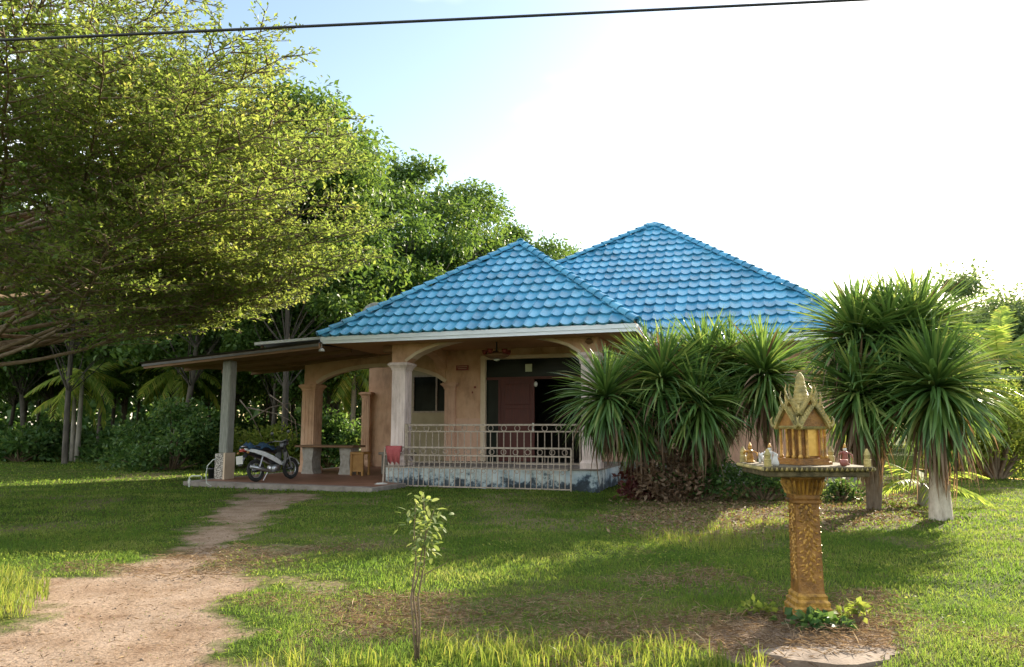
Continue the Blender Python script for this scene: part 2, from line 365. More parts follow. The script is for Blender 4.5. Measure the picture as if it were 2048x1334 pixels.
def link(name, me, parent=None, kind=None, label=None, mtx=None):
    o = bpy.data.objects.new(name, me); COL.objects.link(o)
    if parent: o.parent = parent
    if mtx is not None: o.matrix_local = mtx
    if kind: o['kind'] = kind
    if label: o['label'] = label
    return o
def thing(name, label, cat, loc=(0, 0, 0), rz=0, group=None):
    o = bpy.data.objects.new(name, None); COL.objects.link(o)
    o.empty_display_size = .2
    o.location = loc; o.rotation_euler = (0, 0, rz)
    o['label'] = label; o['category'] = cat
    if group: o['group'] = group
    return o
def tag(o, label, cat, group=None):
    o['label'] = label; o['category'] = cat
    if group: o['group'] = group
    return o
def np_mesh(name, V, F, m, smooth=False):
    """V (N,3), F (K,c) with equal corner counts"""
    me = bpy.data.meshes.new(name)
    V = np.ascontiguousarray(V, dtype=np.float32); F = np.ascontiguousarray(F, dtype=np.int32)
    k, c = F.shape
    me.vertices.add(len(V)); me.vertices.foreach_set('co', V.ravel())
    me.loops.add(k * c); me.loops.foreach_set('vertex_index', F.ravel())
    me.polygons.add(k); me.polygons.foreach_set('loop_start', np.arange(k, dtype=np.int32) * c)
    me.polygons.foreach_set('loop_total', np.full(k, c, dtype=np.int32))
    me.update(calc_edges=True)
    if m: me.materials.append(m)
    return me
def unit(a): return a / np.maximum(np.linalg.norm(a, axis=1, keepdims=True), 1e-9)
def leaves(P, D, N, L, W):
    """folded diamond leaves: base P, axis D, normal N, length L, width W -> V, F (two triangles each)"""
    D = unit(D); S = unit(np.cross(D, N)); Nn = np.cross(S, D)
    L = L[:, None]; W = W[:, None]
    b = P; t = P + D * L - Nn * L * .12
    m = P + D * L * .5
    l = m - S * W * .5 + Nn * W * .12; r = m + S * W * .5 + Nn * W * .12
    n = len(P)
    V = np.stack([b, r, t, l], 1).reshape(-1, 3)
    i = np.arange(n)[:, None] * 4
    F = np.concatenate([i + np.array([[0, 1, 2]]), i + np.array([[0, 2, 3]])], 1).reshape(-1, 3)
    return V, F
def rnd(n, lo, hi): return rng.uniform(lo, hi, n)
def rdir(n):
    return unit(rng.normal(size=(n, 3)))

# smooth 2-D value noise
_G = rng.uniform(0, 1, (64, 64))
def vnoise(x, y, s=1.0):
    x = np.asarray(x) * s; y = np.asarray(y) * s
    xi = np.floor(x).astype(int); yi = np.floor(y).astype(int); fx = x - xi; fy = y - yi
    fx = fx * fx * (3 - 2 * fx); fy = fy * fy * (3 - 2 * fy)
    g = lambda a, b: _G[a % 64, b % 64]
    return (g(xi, yi) * (1 - fx) + g(xi + 1, yi) * fx) * (1 - fy) + (g(xi, yi + 1) * (1 - fx) + g(xi + 1, yi + 1) * fx) * fy
def fbm(x, y, s=1.0): return (vnoise(x, y, s) * .5 + vnoise(x + 9.1, y + 3.7, s * 2.1) * .3 + vnoise(x + 4.4, y + 7.7, s * 4.3) * .2)

# ------------------------------------------------------------------ ground
def poly_sd(x, y, poly):
    """signed distance, positive inside"""
    x = np.asarray(x, float); y = np.asarray(y, float)
    d = np.full(x.shape, 1e9); ins = np.zeros(x.shape, bool)
    n = len(poly)
    for i in range(n):
        ax, ay = poly[i]; bx, by = poly[(i + 1) % n]
        ex, ey = bx - ax, by - ay
        t = np.clip(((x - ax) * ex + (y - ay) * ey) / (ex * ex + ey * ey + 1e-12), 0, 1)
        d = np.minimum(d, np.hypot(x - ax - t * ex, y - ay - t * ey))
        c = ((ay > y) != (by > y)) & (x < (bx - ax) * (y - ay) / (by - ay + 1e-12) + ax)
        ins ^= c
    return np.where(ins, d, -d)
PATH = [gp(px, py).xy for px, py in [(-700, 1334), (-60, 1262), (60, 1226), (110, 1185), (190, 1172), (270, 1140), (320, 1110), (362, 1080), (415, 1040), (452, 1012), (485, 985),
        (612, 985), (602, 1002), (545, 1024), (508, 1052), (486, 1082), (455, 1105), (450, 1128), (520, 1145), (545, 1165), (490, 1205), (470, 1250), (440, 1334), (300, 1700), (-700, 1700)]]
BARE = [[gp(px, py).xy for px, py in q] for q in (
        [(440, 1118), (470, 1096), (560, 1086), (640, 1094), (590, 1110), (500, 1125)],
        [(560, 1160), (700, 1165), (720, 1185), (600, 1200)],
        [(1400, 1270), (1480, 1225), (1640, 1218), (1760, 1262), (1800, 1320), (1600, 1345), (1480, 1310)],
        [(90, 1180), (60, 1150), (200, 1150), (320, 1140), (200, 1185)])]
def dirt(x, y):
    n = (fbm(x, y, 1.3) - .5) * 1.0 + (fbm(x + 3, y, 5.0) - .5) * .45
    d = poly_sd(x, y, PATH) * 1.1 + n * 1.25
    a = np.clip(d * 1.25 + .48, 0, 1)
    for i, q in enumerate(BARE):
        e = poly_sd(x, y, q) * 2.6 + n * 1.3
        a = np.maximum(a, np.clip(e * 1.7 + .35, 0, .42 if i in (0, 1) else .9))
    return a
LITTER = [gp(px, py).xy for px, py in [(1180, 1040), (1300, 965), (1500, 950), (1720, 950), (1860, 990), (1880, 1045), (1700, 1060), (1500, 1090), (1300, 1085)]]
CLIP = [[gp(px, py).xy for px, py in q] for q in (
        [(900, 1300), (1150, 1215), (1420, 1210), (1560, 1230), (1480, 1290), (1100, 1310)],
        [(1620, 1180), (1760, 1180), (1900, 1300), (1780, 1334), (1420, 1300), (1480, 1230)],
        [(1100, 1150), (1450, 1130), (1600, 1175), (1250, 1190)],
        [(560, 1190), (900, 1180), (1000, 1250), (700, 1290)])]
def dry(x, y):
    n = (fbm(x, y, 1.1) - .5) * 1.4 + (fbm(x, y + 5, 4.0) - .5) * .6
    a = np.clip(poly_sd(x, y, LITTER) * .9 + n * 1.1 + .2, 0, 1)
    for q in CLIP: a = np.maximum(a, np.clip(poly_sd(x, y, q) * 2 + n * 1.2 + .2, 0, 1))
    a = np.maximum(a, np.clip((fbm(x + 7, y + 2, .55) - .56) * 4, 0, .55))
    return a
def gz(x, y): return (fbm(x, y, .45) - .5) * .10 * np.clip((np.asarray(y) - 2) / 3, 0, 1) + (fbm(x, y, 2.4) - .5) * .035 - .01

def ground_mat():
    m, nt, b = new_mat('lawn_soil')
    g = nt.nodes.new('ShaderNodeNewGeometry')
    def noise(s, d=6):
        n = nt.nodes.new('ShaderNodeTexNoise'); n.inputs['Scale'].default_value = s; n.inputs['Detail'].default_value = d; n.inputs['Roughness'].default_value = .65
        nt.links.new(g.outputs['Position'], n.inputs['Vector']); return n.outputs['Fac']
    r1 = ramp(nt, [(.3, (.030, .052, .010)), (.5, (.055, .080, .014)), (.62, (.085, .090, .024)), (.75, (.13, .10, .04))])
    nt.links.new(noise(1.4, 8), r1.inputs['Fac'])
    r1b = ramp(nt, [(.35, (.55, .55, .5)), (.65, (1.3, 1.3, 1.25))])
    nt.links.new(noise(26, 4), r1b.inputs['Fac'])
    mg = nt.nodes.new('ShaderNodeMixRGB'); mg.blend_type = 'MULTIPLY'; mg.inputs[0].default_value = 1
    nt.links.new(r1.outputs[0], mg.inputs[1]); nt.links.new(r1b.outputs[0], mg.inputs[2])
    r2 = ramp(nt, [(.3, (.165, .105, .066)), (.5, (.255, .185, .13)), (.7, (.315, .24, .18))])
    nt.links.new(noise(1.7, 10), r2.inputs['Fac'])
    r2b = ramp(nt, [(.38, (.62, .58, .55)), (.5, (1, 1, 1)), (.7, (1.08, 1.06, 1.04))])
    nt.links.new(noise(34, 5), r2b.inputs['Fac'])
    md = nt.nodes.new('ShaderNodeMixRGB'); md.blend_type = 'MULTIPLY'; md.inputs[0].default_value = 1
    nt.links.new(r2.outputs[0], md.inputs[1]); nt.links.new(r2b.outputs[0], md.inputs[2])
    r3 = ramp(nt, [(.35, (.10, .075, .045)), (.65, (.22, .165, .10))])
    nt.links.new(noise(22, 5), r3.inputs['Fac'])
    a1 = nt.nodes.new('ShaderNodeAttribute'); a1.attribute_name = 'dirt'
    a2 = nt.nodes.new('ShaderNodeAttribute'); a2.attribute_name = 'dry'
    m1 = nt.nodes.new('ShaderNodeMixRGB'); nt.links.new(a2.outputs['Fac'], m1.inputs[0]); nt.links.new(mg.outputs[0], m1.inputs[1]); nt.links.new(r3.outputs[0], m1.inputs[2])
    ad = nt.nodes.new('ShaderNodeMath'); ad.operation = 'MULTIPLY_ADD'; ad.inputs[1].default_value = 1.6; ad.inputs[2].default_value = -.8
    nt.links.new(noise(9, 6), ad.inputs[0])
    ad2 = nt.nodes.new('ShaderNodeMath'); ad2.operation = 'ADD'; ad2.use_clamp = True
    sm = nt.nodes.new('ShaderNodeMapRange'); sm.inputs[1].default_value = .25; sm.inputs[2].default_value = .75
    nt.links.new(a1.outputs['Fac'], ad2.inputs[0]); 
    sc = nt.nodes.new('ShaderNodeMath'); sc.operation = 'MULTIPLY'; sc.inputs[1].default_value = .6
    nt.links.new(ad.outputs[0], sc.inputs[0]); nt.links.new(sc.outputs[0], ad2.inputs[1]); nt.links.new(ad2.outputs[0], sm.inputs[0])
    m2 = nt.nodes.new('ShaderNodeMixRGB'); nt.links.new(sm.outputs[0], m2.inputs[0]); nt.links.new(m1.outputs[0], m2.inputs[1]); nt.links.new(md.outputs[0], m2.inputs[2])
    nt.links.new(m2.outputs[0], b.inputs['Base Color']); b.inputs['Roughness'].default_value = 1; b.inputs['Specular IOR Level'].default_value = .05
    bp = nt.nodes.new('ShaderNodeBump'); bp.inputs['Strength'].default_value = .7; bp.inputs['Distance'].default_value = .03
    nt.links.new(noise(30, 8), bp.inputs['Height']); nt.links.new(bp.outputs['Normal'], b.inputs['Normal'])
    return m
M['ground'] = ground_mat()
def make_ground():
    xs = np.arange(-15, 16.01, .11); ys = np.arange(-1, 31.01, .11)
    X, Y = np.meshgrid(xs, ys); x, y = X.ravel(), Y.ravel()
    ed = np.minimum(np.minimum(x + 15, 16 - x), np.minimum(y + 1, 31 - y))
    z = gz(x, y) * np.clip(ed / 1.5, 0, 1)
    D = dirt(x, y); z = z - .03 * D * np.clip(ed / 1.5, 0, 1)
    V = np.stack([x, y, z], 1); nx = len(xs)
    i = (np.arange(len(ys) - 1)[:, None] * nx + np.arange(nx - 1)[None, :]).ravel()
    F = np.stack([i, i + 1, i + nx + 1, i + nx], 1)
    isd = D[F].mean(1) > .5
    isd &= (poly_sd(x[F].mean(1), y[F].mean(1), PATH) > -.8)
    dr = dry(x, y)
    for nm, sel in (('lawn', ~isd), ('dirt_path', isd)):
        f = F[sel]; used = np.unique(f); mp_ = np.full(len(V), -1); mp_[used] = np.arange(len(used))
        me = np_mesh(nm, V[used], mp_[f], M['ground'])
        for an, arr in (('dirt', D), ('dry', dr)):
            at_ = me.attributes.new(an, 'FLOAT', 'POINT'); at_.data.foreach_set('value', arr[used].astype(np.float32))
        me.shade_smooth()
        link(nm, me, kind='structure')
    # the land all round, out to the horizon, joined to the lawn's rim
    mb = MB(); r0 = (-15, 16, -1, 31); r1 = (-900, 900, -300, 1600)
    a = [(r0[0], r0[2], 0), (r0[1], r0[2], 0), (r0[1], r0[3], 0), (r0[0], r0[3], 0)]
    b = [(r1[0], r1[2], 0), (r1[1], r1[2], 0), (r1[1], r1[3], 0), (r1[0], r1[3], 0)]
    mb.add(a + b, [(0, 1, 5, 4), (1, 2, 6, 5), (2, 3, 7, 6), (3, 0, 4, 7)])
    mb.build('ground', M['ground'], kind='structure')
make_ground()

# ------------------------------------------------------------------ house
house = thing('house', 'single storey orange house with blue tiled hip roofs and arched porch', 'house', HO, -TH)
ZE, ZT = 3.976, 4.18
def arcpts(x0, z0, x1, z1, rise, n=16):
    out = []
    for i in range(n + 1):
        t = i / n
        out.append((x0 + (x1 - x0) * t, z0 + (z1 - z0) * t + rise * (1 - (2 * t - 1) ** 2) ** .75))
    return out

# floor slab of carport and veranda: part of the setting
mb = MB()
slab = [(-12.75, -.92), (-6.45, -1.42), (-6.45, .45), (-7.1, .6), (-7.1, 8.2), (-12.75, 8.2)]
vs = [hw(a, b, z) for z in (-.05, .10) for a, b in slab]
n = len(slab)
mb.add(vs, [tuple(range(n - 1, -1, -1)), tuple(range(n, 2 * n))] + [(i, (i + 1) % n, n + (i + 1) % n, n + i) for i in range(n)])
mb.build('carport_floor', M['concrete'], kind='structure')
mb = MB()
inner = [(-12.5, -.55), (-6.6, -1.02), (-6.6, .40), (-7.15, .55), (-7.15, 8.0), (-12.5, 8.0)]
mb.add([hw(a, b, .104) for a, b in inner], [tuple(range(6))])
mb.build('terracotta_floor', M['terracotta'], kind='structure')

# porch base
mb = MB(); mb.box(-7.25, -1.19, .78, 4.08, -.1, .50)
pb = mb.build('porch_base', M['base'], house)
mb = MB(); mb.box(-7.29, -1.15, .74, 4.08, .503, .55); mb.build('porch_floor', M['concrete'], house, bevel=.008)

# walls
T = .18
wl_ = MB()
wl_.box(-6.9, -5.66, 4.1, 4.1 + T, .0, 4.7)
wl_.box(-5.66, -2.1, 4.1, 4.1 + T, 3.90, 4.7)
wl_.box(-2.1, 5.2, 4.1, 4.1 + T, .6, 4.7)
wl_.build('front_wall', M['wall'], house)
mb = MB(); mb.box(-2.1, 5.25, 4.04, 4.1 + T, -.1, .6); mb.build('wall_base', M['grey_post'], house)
mb = MB(); mb.box(-6.9, -5.66, 4.085, 4.097, .55, 1.9); mb.build('lower_wall', M['wall_pink'], house)
MB().box(-2.1, 5.2, 4.085, 4.097, .603, 2.6).build('lower_wall', M['wall_pink'], house)
mb = MB(); mb.box(5.02, 5.2, 4.1 + T, 15, 0, 4.7); mb.box(-6.9, 5.2, 15, 15.18, 0, 4.7); mb.box(-6.9, -6.72, 4.1 + T, 15, 0, 4.7)
mb.build('outer_wall', M['wall'], house)
# arch wall of the side veranda
arch = arcpts(-11.74, 3.1, -6.92, 3.06, .56)
poly = [(-12.28, 3.1)] + arch + [(-6.92, 4.68), (-9.4, 4.68), (-9.4, 4.08), (-12.28, 3.78)]
MB().prism(poly, 4.12, 4.1 + T).build('arch_wall', M['wall'], house)
def band(name, pts, w, y0, y1, m):
    q = MB(); N = len(pts)
    for i in range(N - 1):
        (x0, z0), (x1, z1) = pts[i], pts[i + 1]
        def nr(k):
            p, r_ = pts[max(0, k - 1)], pts[min(N - 1, k + 1)]
            dx, dz = r_[0] - p[0], r_[1] - p[1]; l = math.hypot(dx, dz); return -dz / l * w, dx / l * w
        n0, n1 = nr(i), nr(i + 1)
        q.prism([(x0, z0 - .004), (x1, z1 - .004), (x1 + n1[0], z1 + n1[1]), (x0 + n0[0], z0 + n0[1])], y0, y1)
    return q.build(name, m, house)
band('arch_trim', arch, .12, 4.08, 4.30, M['trim'])
# veranda rear wall with a window, side pilaster
mb = MB(); b0 = 8.05
mb.box(-11.95, -10.42, b0, b0 + T, .1, 4.6); mb.build('veranda_wall', M['wall'], house)
mb = MB(); mb.box(-10.418, -10.02, b0, b0 + T, .1, 4.6); mb.box(-8.0, -6.9, b0, b0 + T, .1, 4.6)
mb.box(-10.02, -8.0, b0, b0 + T, .1, 2.18); mb.box(-10.02, -8.0, b0, b0 + T, 3.62, 4.6)
mb.build('window_wall', M['wall_olive'], house)
mb = MB(); mb.box(-12.3, -6.72, 4.3, 8.1, 4.6, 4.66); mb.build('veranda_ceiling', M['soffit'], house)
def window(a0, a1, z0, z1, b):
    f = MB(); t = .06
    f.box(a0, a1, b - .05, b + .05, z0, z0 + t); f.box(a0, a1, b - .05, b + .05, z1 - t, z1)
    f.box(a0, a0 + t, b - .05, b + .05, z0 + t, z1 - t); f.box(a1 - t, a1, b - .05, b + .05, z0 + t, z1 - t)
    mid = (a0 + a1) / 2; f.box(mid - .03, mid + .03, b - .05, b + .05, z0 + t, z1 - t)
    w_ = f.build('window', M['metal_cream'], house)
    for p, q in ((a0 + t, mid - .03), (mid + .03, a1 - t)):
        MB().box(p, q, b - .01, b + .01, z0 + t, z1 - t).build('pane', M['glass'], w_)
window(-10.02, -8.0, 2.18, 3.62, b0 + .03)

# columns
def column(a, b, z0, z1, w, m, name='column', ornate=False):
    h = w / 2
    mt = Matrix.Translation((a, b, 0))
    q = MB()
    q.lathe([(h + .05, z0), (h + .05, z0 + .14), (h + .02, z0 + .18), (h, z0 + .22), (h, z1 - .22)], mtx=mt, square=True)
    for s in (-1, 1):      # raised panel strips on the faces
        for t_ in (-.55, 0, .55):
            q.box(a + t_ * h - .035, a + t_ * h + .035, b + s * h - .012, b + s * h + .012, z0 + .3, z1 - .3)
            q.box(a + s * h - .012, a + s * h + .012, b + t_ * h - .035, b + t_ * h + .035, z0 + .3, z1 - .3)
    c = q.build(name, m, house)
    k = MB()
    if ornate:
        k.lathe([(h, z1 - .30), (h + .03, z1 - .29), (h + .02, z1 - .25), (h + .05, z1 - .18), (h + .10, z1 - .12), (h + .11, z1 - .08), (h + .07, z1 - .07), (h + .07, z1)], mtx=mt, square=True)
        for s in range(5):
            xx = a - h + .06 + s * (w - .12) / 4
            k.sphere((xx, b - h - .045, z1 - .19), .045, .02, .075, 8, 5)
    else:
        k.lathe([(h, z1 - .22), (h + .02, z1 - .21), (h + .02, z1 - .17), (h + .08, z1 - .09), (h + .10, z1 - .08), (h + .10, z1 - .03), (h + .06, z1 - .025), (h + .06, z1)], mtx=mt, square=True)
    k.build('capital', m, c)
    return c
column(-6.95, 1.08, .55, 3.46, .42, M['column'])
column(-1.40, 1.08, .55, 3.58, .42, M['column'], ornate=True)
column(-12.0, 4.22, .1, 3.1, .5, M['wall'])
column(-6.72, 4.2, .1, 3.06, .36, M['wall_pink'], 'pilaster')
column(-11.95, 8.0, .1, 3.0, .34, M['wall'], 'pilaster')
# porch front beam with the wide arch
fa = arcpts(-6.72, 3.47, -1.64, 3.56, .60)
MB().prism([(-7.19, 3.46), (-6.72, 3.462)] + fa[1:-1] + [(-1.64, 3.58), (-1.16, 3.58), (-1.16, 4.25), (-7.19, 4.25)], .90, 1.26).build('porch_arch', M['wall'], house)
band('porch_arch_trim', fa, .08, .86, 1.30, M['trim'])
mb = MB()      # side beams of the porch, slightly arched underside
for a0, a1 in ((-7.19, -6.85), (-1.5, -1.16)):
    mb = MB()
    pz = arcpts(1.28, 3.5, 4.1, 3.5, .45, 10)
    vs = [(a, b, z) for a in (a0, a1) for b, z in pz + [(4.1, 4.25), (1.28, 4.25)]]
    k = len(pz) + 2
    mb.add(vs, [tuple(range(k)), tuple(range(2 * k - 1, k - 1, -1))] + [((i + 1) % k, i, k + i, k + (i + 1) % k) for i in range(k)])
    mb.build('porch_side_arch', M['wall'], house)
mb = MB(); mb.box(-7.19, -1.16, 1.262, 4.098, 4.11, 4.14); mb.build('porch_ceiling', M['beam'], house)
mb = MB(); mb.box(-7.5, -7.2, .95, 1.12, 3.78, 3.96); mb.build('beam_end', M['timber'], house)

# door set
mb = MB(); mb.box(-5.66, -5.49, 4.02, 4.26, .55, 3.90); mb.box(-5.49, -2.25, 4.02, 4.26, 3.77, 3.90); mb.box(-2.25, -2.1, 4.02, 4.26, .55, 3.90)
mb.build('door_frame', M['trim'], house, bevel=.012)
mb = MB(); mb.box(-5.49, -2.25, 4.14, 4.17, 3.20, 3.77); mb.build('transom_pane', M['glass'], house)
mb = MB(); mb.box(-5.49, -5.08, 4.14, 4.17, .55, 3.12); mb.build('side_pane', M['glass'], house)
mb = MB(); mb.box(-5.49, -2.25, 4.11, 4.20, 3.12, 3.20); mb.box(-5.08, -5.0, 4.11, 4.20, .55, 3.12); mb.build('door_rail', M['red_wood'], house)
mb = MB()
mb.box(-5.0, -3.89, 4.13, 4.18, .56, 3.12)
door = mb.build('door', M['red_wood'], house)
mb = MB()
for z0, z1 in ((.75, 1.55), (1.68, 2.2), (2.33, 2.98)):
    mb.box(-4.86, -4.03, 4.105, 4.128, z0, z1)
mb.build('door_panel', M['red_wood'], door, bevel=.012)
mb = MB(); mb.sphere((-3.93, 4.09, 1.62), .035); mb.box(-3.96, -3.90, 4.115, 4.128, 1.5, 1.75); mb.build('handle', M['steel'], door)
# the room behind the open half
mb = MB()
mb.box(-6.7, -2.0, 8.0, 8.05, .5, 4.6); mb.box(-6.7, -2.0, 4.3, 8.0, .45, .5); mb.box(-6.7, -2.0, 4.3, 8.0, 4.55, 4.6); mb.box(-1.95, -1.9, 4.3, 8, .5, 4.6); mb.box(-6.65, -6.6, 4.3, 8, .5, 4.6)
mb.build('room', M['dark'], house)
mb = MB(); mb.box(-6.36, -5.94, 3.68, 3.70, 3.42, 3.58)
pl = mb.build('number_plate', M['maroon'], house, label='maroon name plate on the wall beside the door')
mb = MB(); mb.box(-6.32, -5.98, 3.672, 3.679, 3.525, 3.535); mb.box(-6.30, -6.0, 3.672, 3.679, 3.465, 3.475); mb.build('plate_line', M['trim'], pl)
MB().box(-4.18, -3.96, 4.122, 4.136, 3.36, 3.60).build('notice_sticker', M['pale_green'], house, label='pale green notice sticker on the glass above the door')
mb = MB(); mb.box(-5.9, -5.83, 4.07, 4.084, 2.86, 2.93); mb.box(-5.97, -5.93, 4.07, 4.084, 2.7, 2.76); mb.build('door_bell', M['maroon'], house)
MB().sphere((-3.80, 4.0, 2.95), .06, .06, .09).build('door_ornament', M['ceramic'], house)

# ---- roofs
def fascia(parent, a0, a1, b0, b1, sides):
    q = MB()
    def brd(x0, y0, x1, y1, nx, ny):
        # two-step board: upper one proud of the lower
        for zz0, zz1, th in ((ZE, ZE + .085, .0), (ZE + .088, ZE + .20, .02)):
            q.add([(x0 + nx * th, y0 + ny * th, zz0), (x1 + nx * th, y1 + ny * th, zz0), (x1 - nx * .03, y1 - ny * .03, zz0), (x0 - nx * .03, y0 - ny * .03, zz0),
                   (x0 + nx * th, y0 + ny * th, zz1), (x1 + nx * th, y1 + ny * th, zz1), (x1 - nx * .03, y1 - ny * .03, zz1), (x0 - nx * .03, y0 - ny * .03, zz1)],
                  [(3, 2, 1, 0), (4, 5, 6, 7), (0, 1, 5, 4), (1, 2, 6, 5), (2, 3, 7, 6), (3, 0, 4, 7)])
    if 'f' in sides: brd(a0, b0, a1, b0, 0, -1)
    if 'r' in sides: brd(a1, b0 + .032, a1, b1, 1, 0)
    if 'l' in sides: brd(a0, b0 + .032, a0, b1, -1, 0)
    return q.build('fascia_board', M['fascia'], parent)

TW, TG, TL = .321, .50, .56     # tile cover width, gauge, length
def tile_mesh():
    n = 8; prof = []
    for i in range(n + 1):
        t = i / n
        zz = .060 * (1 - max(0, sin(pi * t)) ** .9)
        prof.append((t * (TW + .02), zz))
    vs = []
    fe = [-.035 * sin(pi * i / n) ** .75 for i in range(n + 1)]     # rounded lower edge
    for (x, z), e in zip(prof, fe): vs.append((x, e + .04, z + .058))
    for (x, z) in prof: vs.append((x, TL, z * .7 + .0))
    for (x, z), e in zip(prof, fe): vs.append((x, e + .052, z + .058 - .062))
    k = n + 1
    fs = [(i, i + 1, k + i + 1, k + i) for i in range(n)] + [(i + 1, i, 2 * k + i, 2 * k + i + 1) for i in range(n)]
    mb_ = MB(); mb_.add(vs, fs)
    return mb_
TILE = tile_mesh()
me_tile = bpy.data.meshes.new('roof_tile'); me_tile.from_pydata(TILE.v, [], TILE.f); me_tile.materials.append(M['tile']); me_tile.shade_smooth()
try:
    me_tile.set_sharp_from_angle(angle=R(50))
except Exception: pass

def slope_frame(p0, p1, p_up):
    o = Vector(p0); U = (Vector(p1) - o).normalized()
    W = Vector(p_up) - o; W = (W - U * W.dot(U)).normalized(); N = U.cross(W)
    return o, U, W, N
def tile_slope(parent, poly3, single, singles_filter=None):
    """poly3: eave start, eave end, then the rest of the slope, anticlockwise seen from outside"""
    o, U, W, N = slope_frame(poly3[0], poly3[1], poly3[2])
    P2 = [((Vector(p) - o).dot(U), (Vector(p) - o).dot(W)) for p in poly3]
    mtx = Matrix((( U.x, W.x, N.x, o.x), (U.y, W.y, N.y, o.y), (U.z, W.z, N.z, o.z), (0, 0, 0, 1)))
    edges = []
    k = len(P2)
    for i in range(1, k):
        (x0, y0), (x1, y1) = P2[i], P2[(i + 1) % k]
        l = math.hypot(x1 - x0, y1 - y0); edges.append(((x0, y0), (-(y1 - y0) / l, (x1 - x0) / l)))   # inward normal
    smax = max(p[0] for p in P2); smin = min(p[0] for p in P2); tmax = max(p[1] for p in P2)
    items = []
    r = 0; t = -.04
    while t < tmax:
        s0 = math.floor(smin / TW) * TW - TW
        c = 0
        while s0 < smax + TW:
            cs = [(s0, t), (s0 + TW, t), (s0 + TW, t + TG), (s0, t + TG)]
            ds = [[(x - e[0][0]) * e[1][0] + (y - e[0][1]) * e[1][1] for x, y in cs] for e in edges]
            if all(max(d) > .02 for d in ds):
                cut = [e for e, d in zip(edges, ds) if min(d) < -.02]
                # reject those wholly outside a corner
                items.append((s0, t, cut))
            s0 += TW; c += 1
        t += TG; r += 1
    joined = bmesh.new()
    for s0, t, cut in items:
        jit = Matrix.Translation((s0 + random.uniform(-.006, .006), t + random.uniform(-.012, .012), random.uniform(0, .008))) @ Matrix.Rotation(random.uniform(-.012, .012), 4, 'Z')
        ml = mtx @ jit
        one = single and (singles_filter is None or singles_filter(ml @ Vector((TW / 2, 0, .05))))
        if not cut and one:
            link('roof_tile', me_tile, parent, mtx=ml); continue
        bm = bmesh.new(); bm.from_mesh(me_tile); bm.transform(jit)
        for (pt, nn) in cut:
            bmesh.ops.bisect_plane(bm, geom=bm.verts[:] + bm.edges[:] + bm.faces[:], plane_co=(pt[0], pt[1], 0), plane_no=(nn[0], nn[1], 0), clear_inner=True)
        if not bm.faces: bm.free(); continue
        bm.transform(mtx)
        me = bpy.data.meshes.new('roof_tile'); bm.to_mesh(me); bm.free()
        me.materials.append(M['tile']); me.shade_smooth()
        if one: link('roof_tile', me, parent)
        else: joined.from_mesh(me); bpy.data.meshes.remove(me)
    if joined.faces:
        me = bpy.data.meshes.new('tile_field'); joined.to_mesh(me); me.materials.append(M['tile']); me.shade_smooth()
        link('tile_field', me, parent, kind='stuff')
    joined.free()
me_ridge = None
def ridge_line(parent, p0, p1, name='ridge_tile'):
    """half-round caps from p0 (low) to p1 (high)"""
    global me_ridge
    p0, p1 = Vector(p0), Vector(p1)
    if me_ridge is None:
        q = MB(); n = 8; vs = []
        for y, rr, dz in ((0, .135, .035), (.46, .115, 0)):
            for i in range(n + 1):
                a = pi * i / n
                vs.append((-cos(a) * rr, y, sin(a) * rr + dz))
        for i in range(n + 1):
            a = pi * i / n; vs.append((-cos(a) * .105, .01, sin(a) * .105 + .035))
        k = n + 1
        q.add(vs, [(i, i + 1, k + i + 1, k + i) for i in range(n)] + [(i + 1, i, 2 * k + i, 2 * k + i + 1) for i in range(n)])
        me_ridge = bpy.data.meshes.new('ridge_tile'); me_ridge.from_pydata(q.v, [], q.f); me_ridge.materials.append(M['tile']); me_ridge.shade_smooth()
        try: me_ridge.set_sharp_from_angle(angle=R(50))
        except Exception: pass
    Yd = (p1 - p0); L = Yd.length; Yd.normalize()
    X = Yd.cross(Vector((0, 0, 1))).normalized(); Z = X.cross(Yd)
    t = -.08
    while t < L - .1:
        o = p0 + Yd * t + Z * (-.02)
        link(name, me_ridge, parent, mtx=Matrix(((X.x, Yd.x, Z.x, o.x), (X.y, Yd.y, Z.y, o.y), (X.z, Yd.z, Z.z, o.z), (0, 0, 0, 1))))
        t += .40

PK = Vector((-4.4, 4.38, 7.53)); RB = Vector((-4.4, 7.71, 7.53))
E0, E1 = Vector((-9.0, 0, ZT)), Vector((0, 0, ZT))
ML, MR_ = Vector((-9.8, 3.35, ZT)), Vector((5.9, 3.35, ZT))
RL, RR = Vector((-1.02, 9.92, 9.23)), Vector((-.64, 9.92, 9.23))
BL, BR = Vector((-9.8, 16.5, ZT)), Vector((5.9, 16.5, ZT))
def deck(pts_list, name, parent_):
    q = MB()
    for pts in pts_list:
        q.add([tuple(Vector(p) - Vector((0, 0, .05))) for p in pts], [tuple(range(len(pts)))])
    return q.build(name, M['tile'], parent_)
proof = deck([[E0, E1, PK], [E1, Vector((0, 3.35, ZT)), RB, PK], [Vector((-9, 3.35, ZT)), E0, PK, RB]], 'porch_roof', house)
mroof = deck([[ML, MR_, RR, RL], [MR_, BR, RR], [BL, ML, RL], [BR, BL, RL, RR]], 'main_roof', house)
fascia(proof, -9.0, 0, 0, 3.35, 'fr'); fascia(mroof, -9.8, 5.9, 3.35, 16.5, 'r')
q = MB()
for zz0, zz1, th in ((ZE, ZE + .085, .0), (ZE + .088, ZE + .20, .02)):
    q.box(.04, 5.9, 3.35 - th, 3.38, zz0, zz1)
q.build('fascia_board', M['fascia'], mroof)
mb = MB(); mb.box(-8.97, -.03, .035, .895, 3.985, 4.0); mb.box(-8.97, -7.2, .9, 3.4, 3.985, 4.0); mb.box(-1.15, -.03, .9, 3.4, 3.985, 4.0); mb.build('soffit', M['beam'], proof)
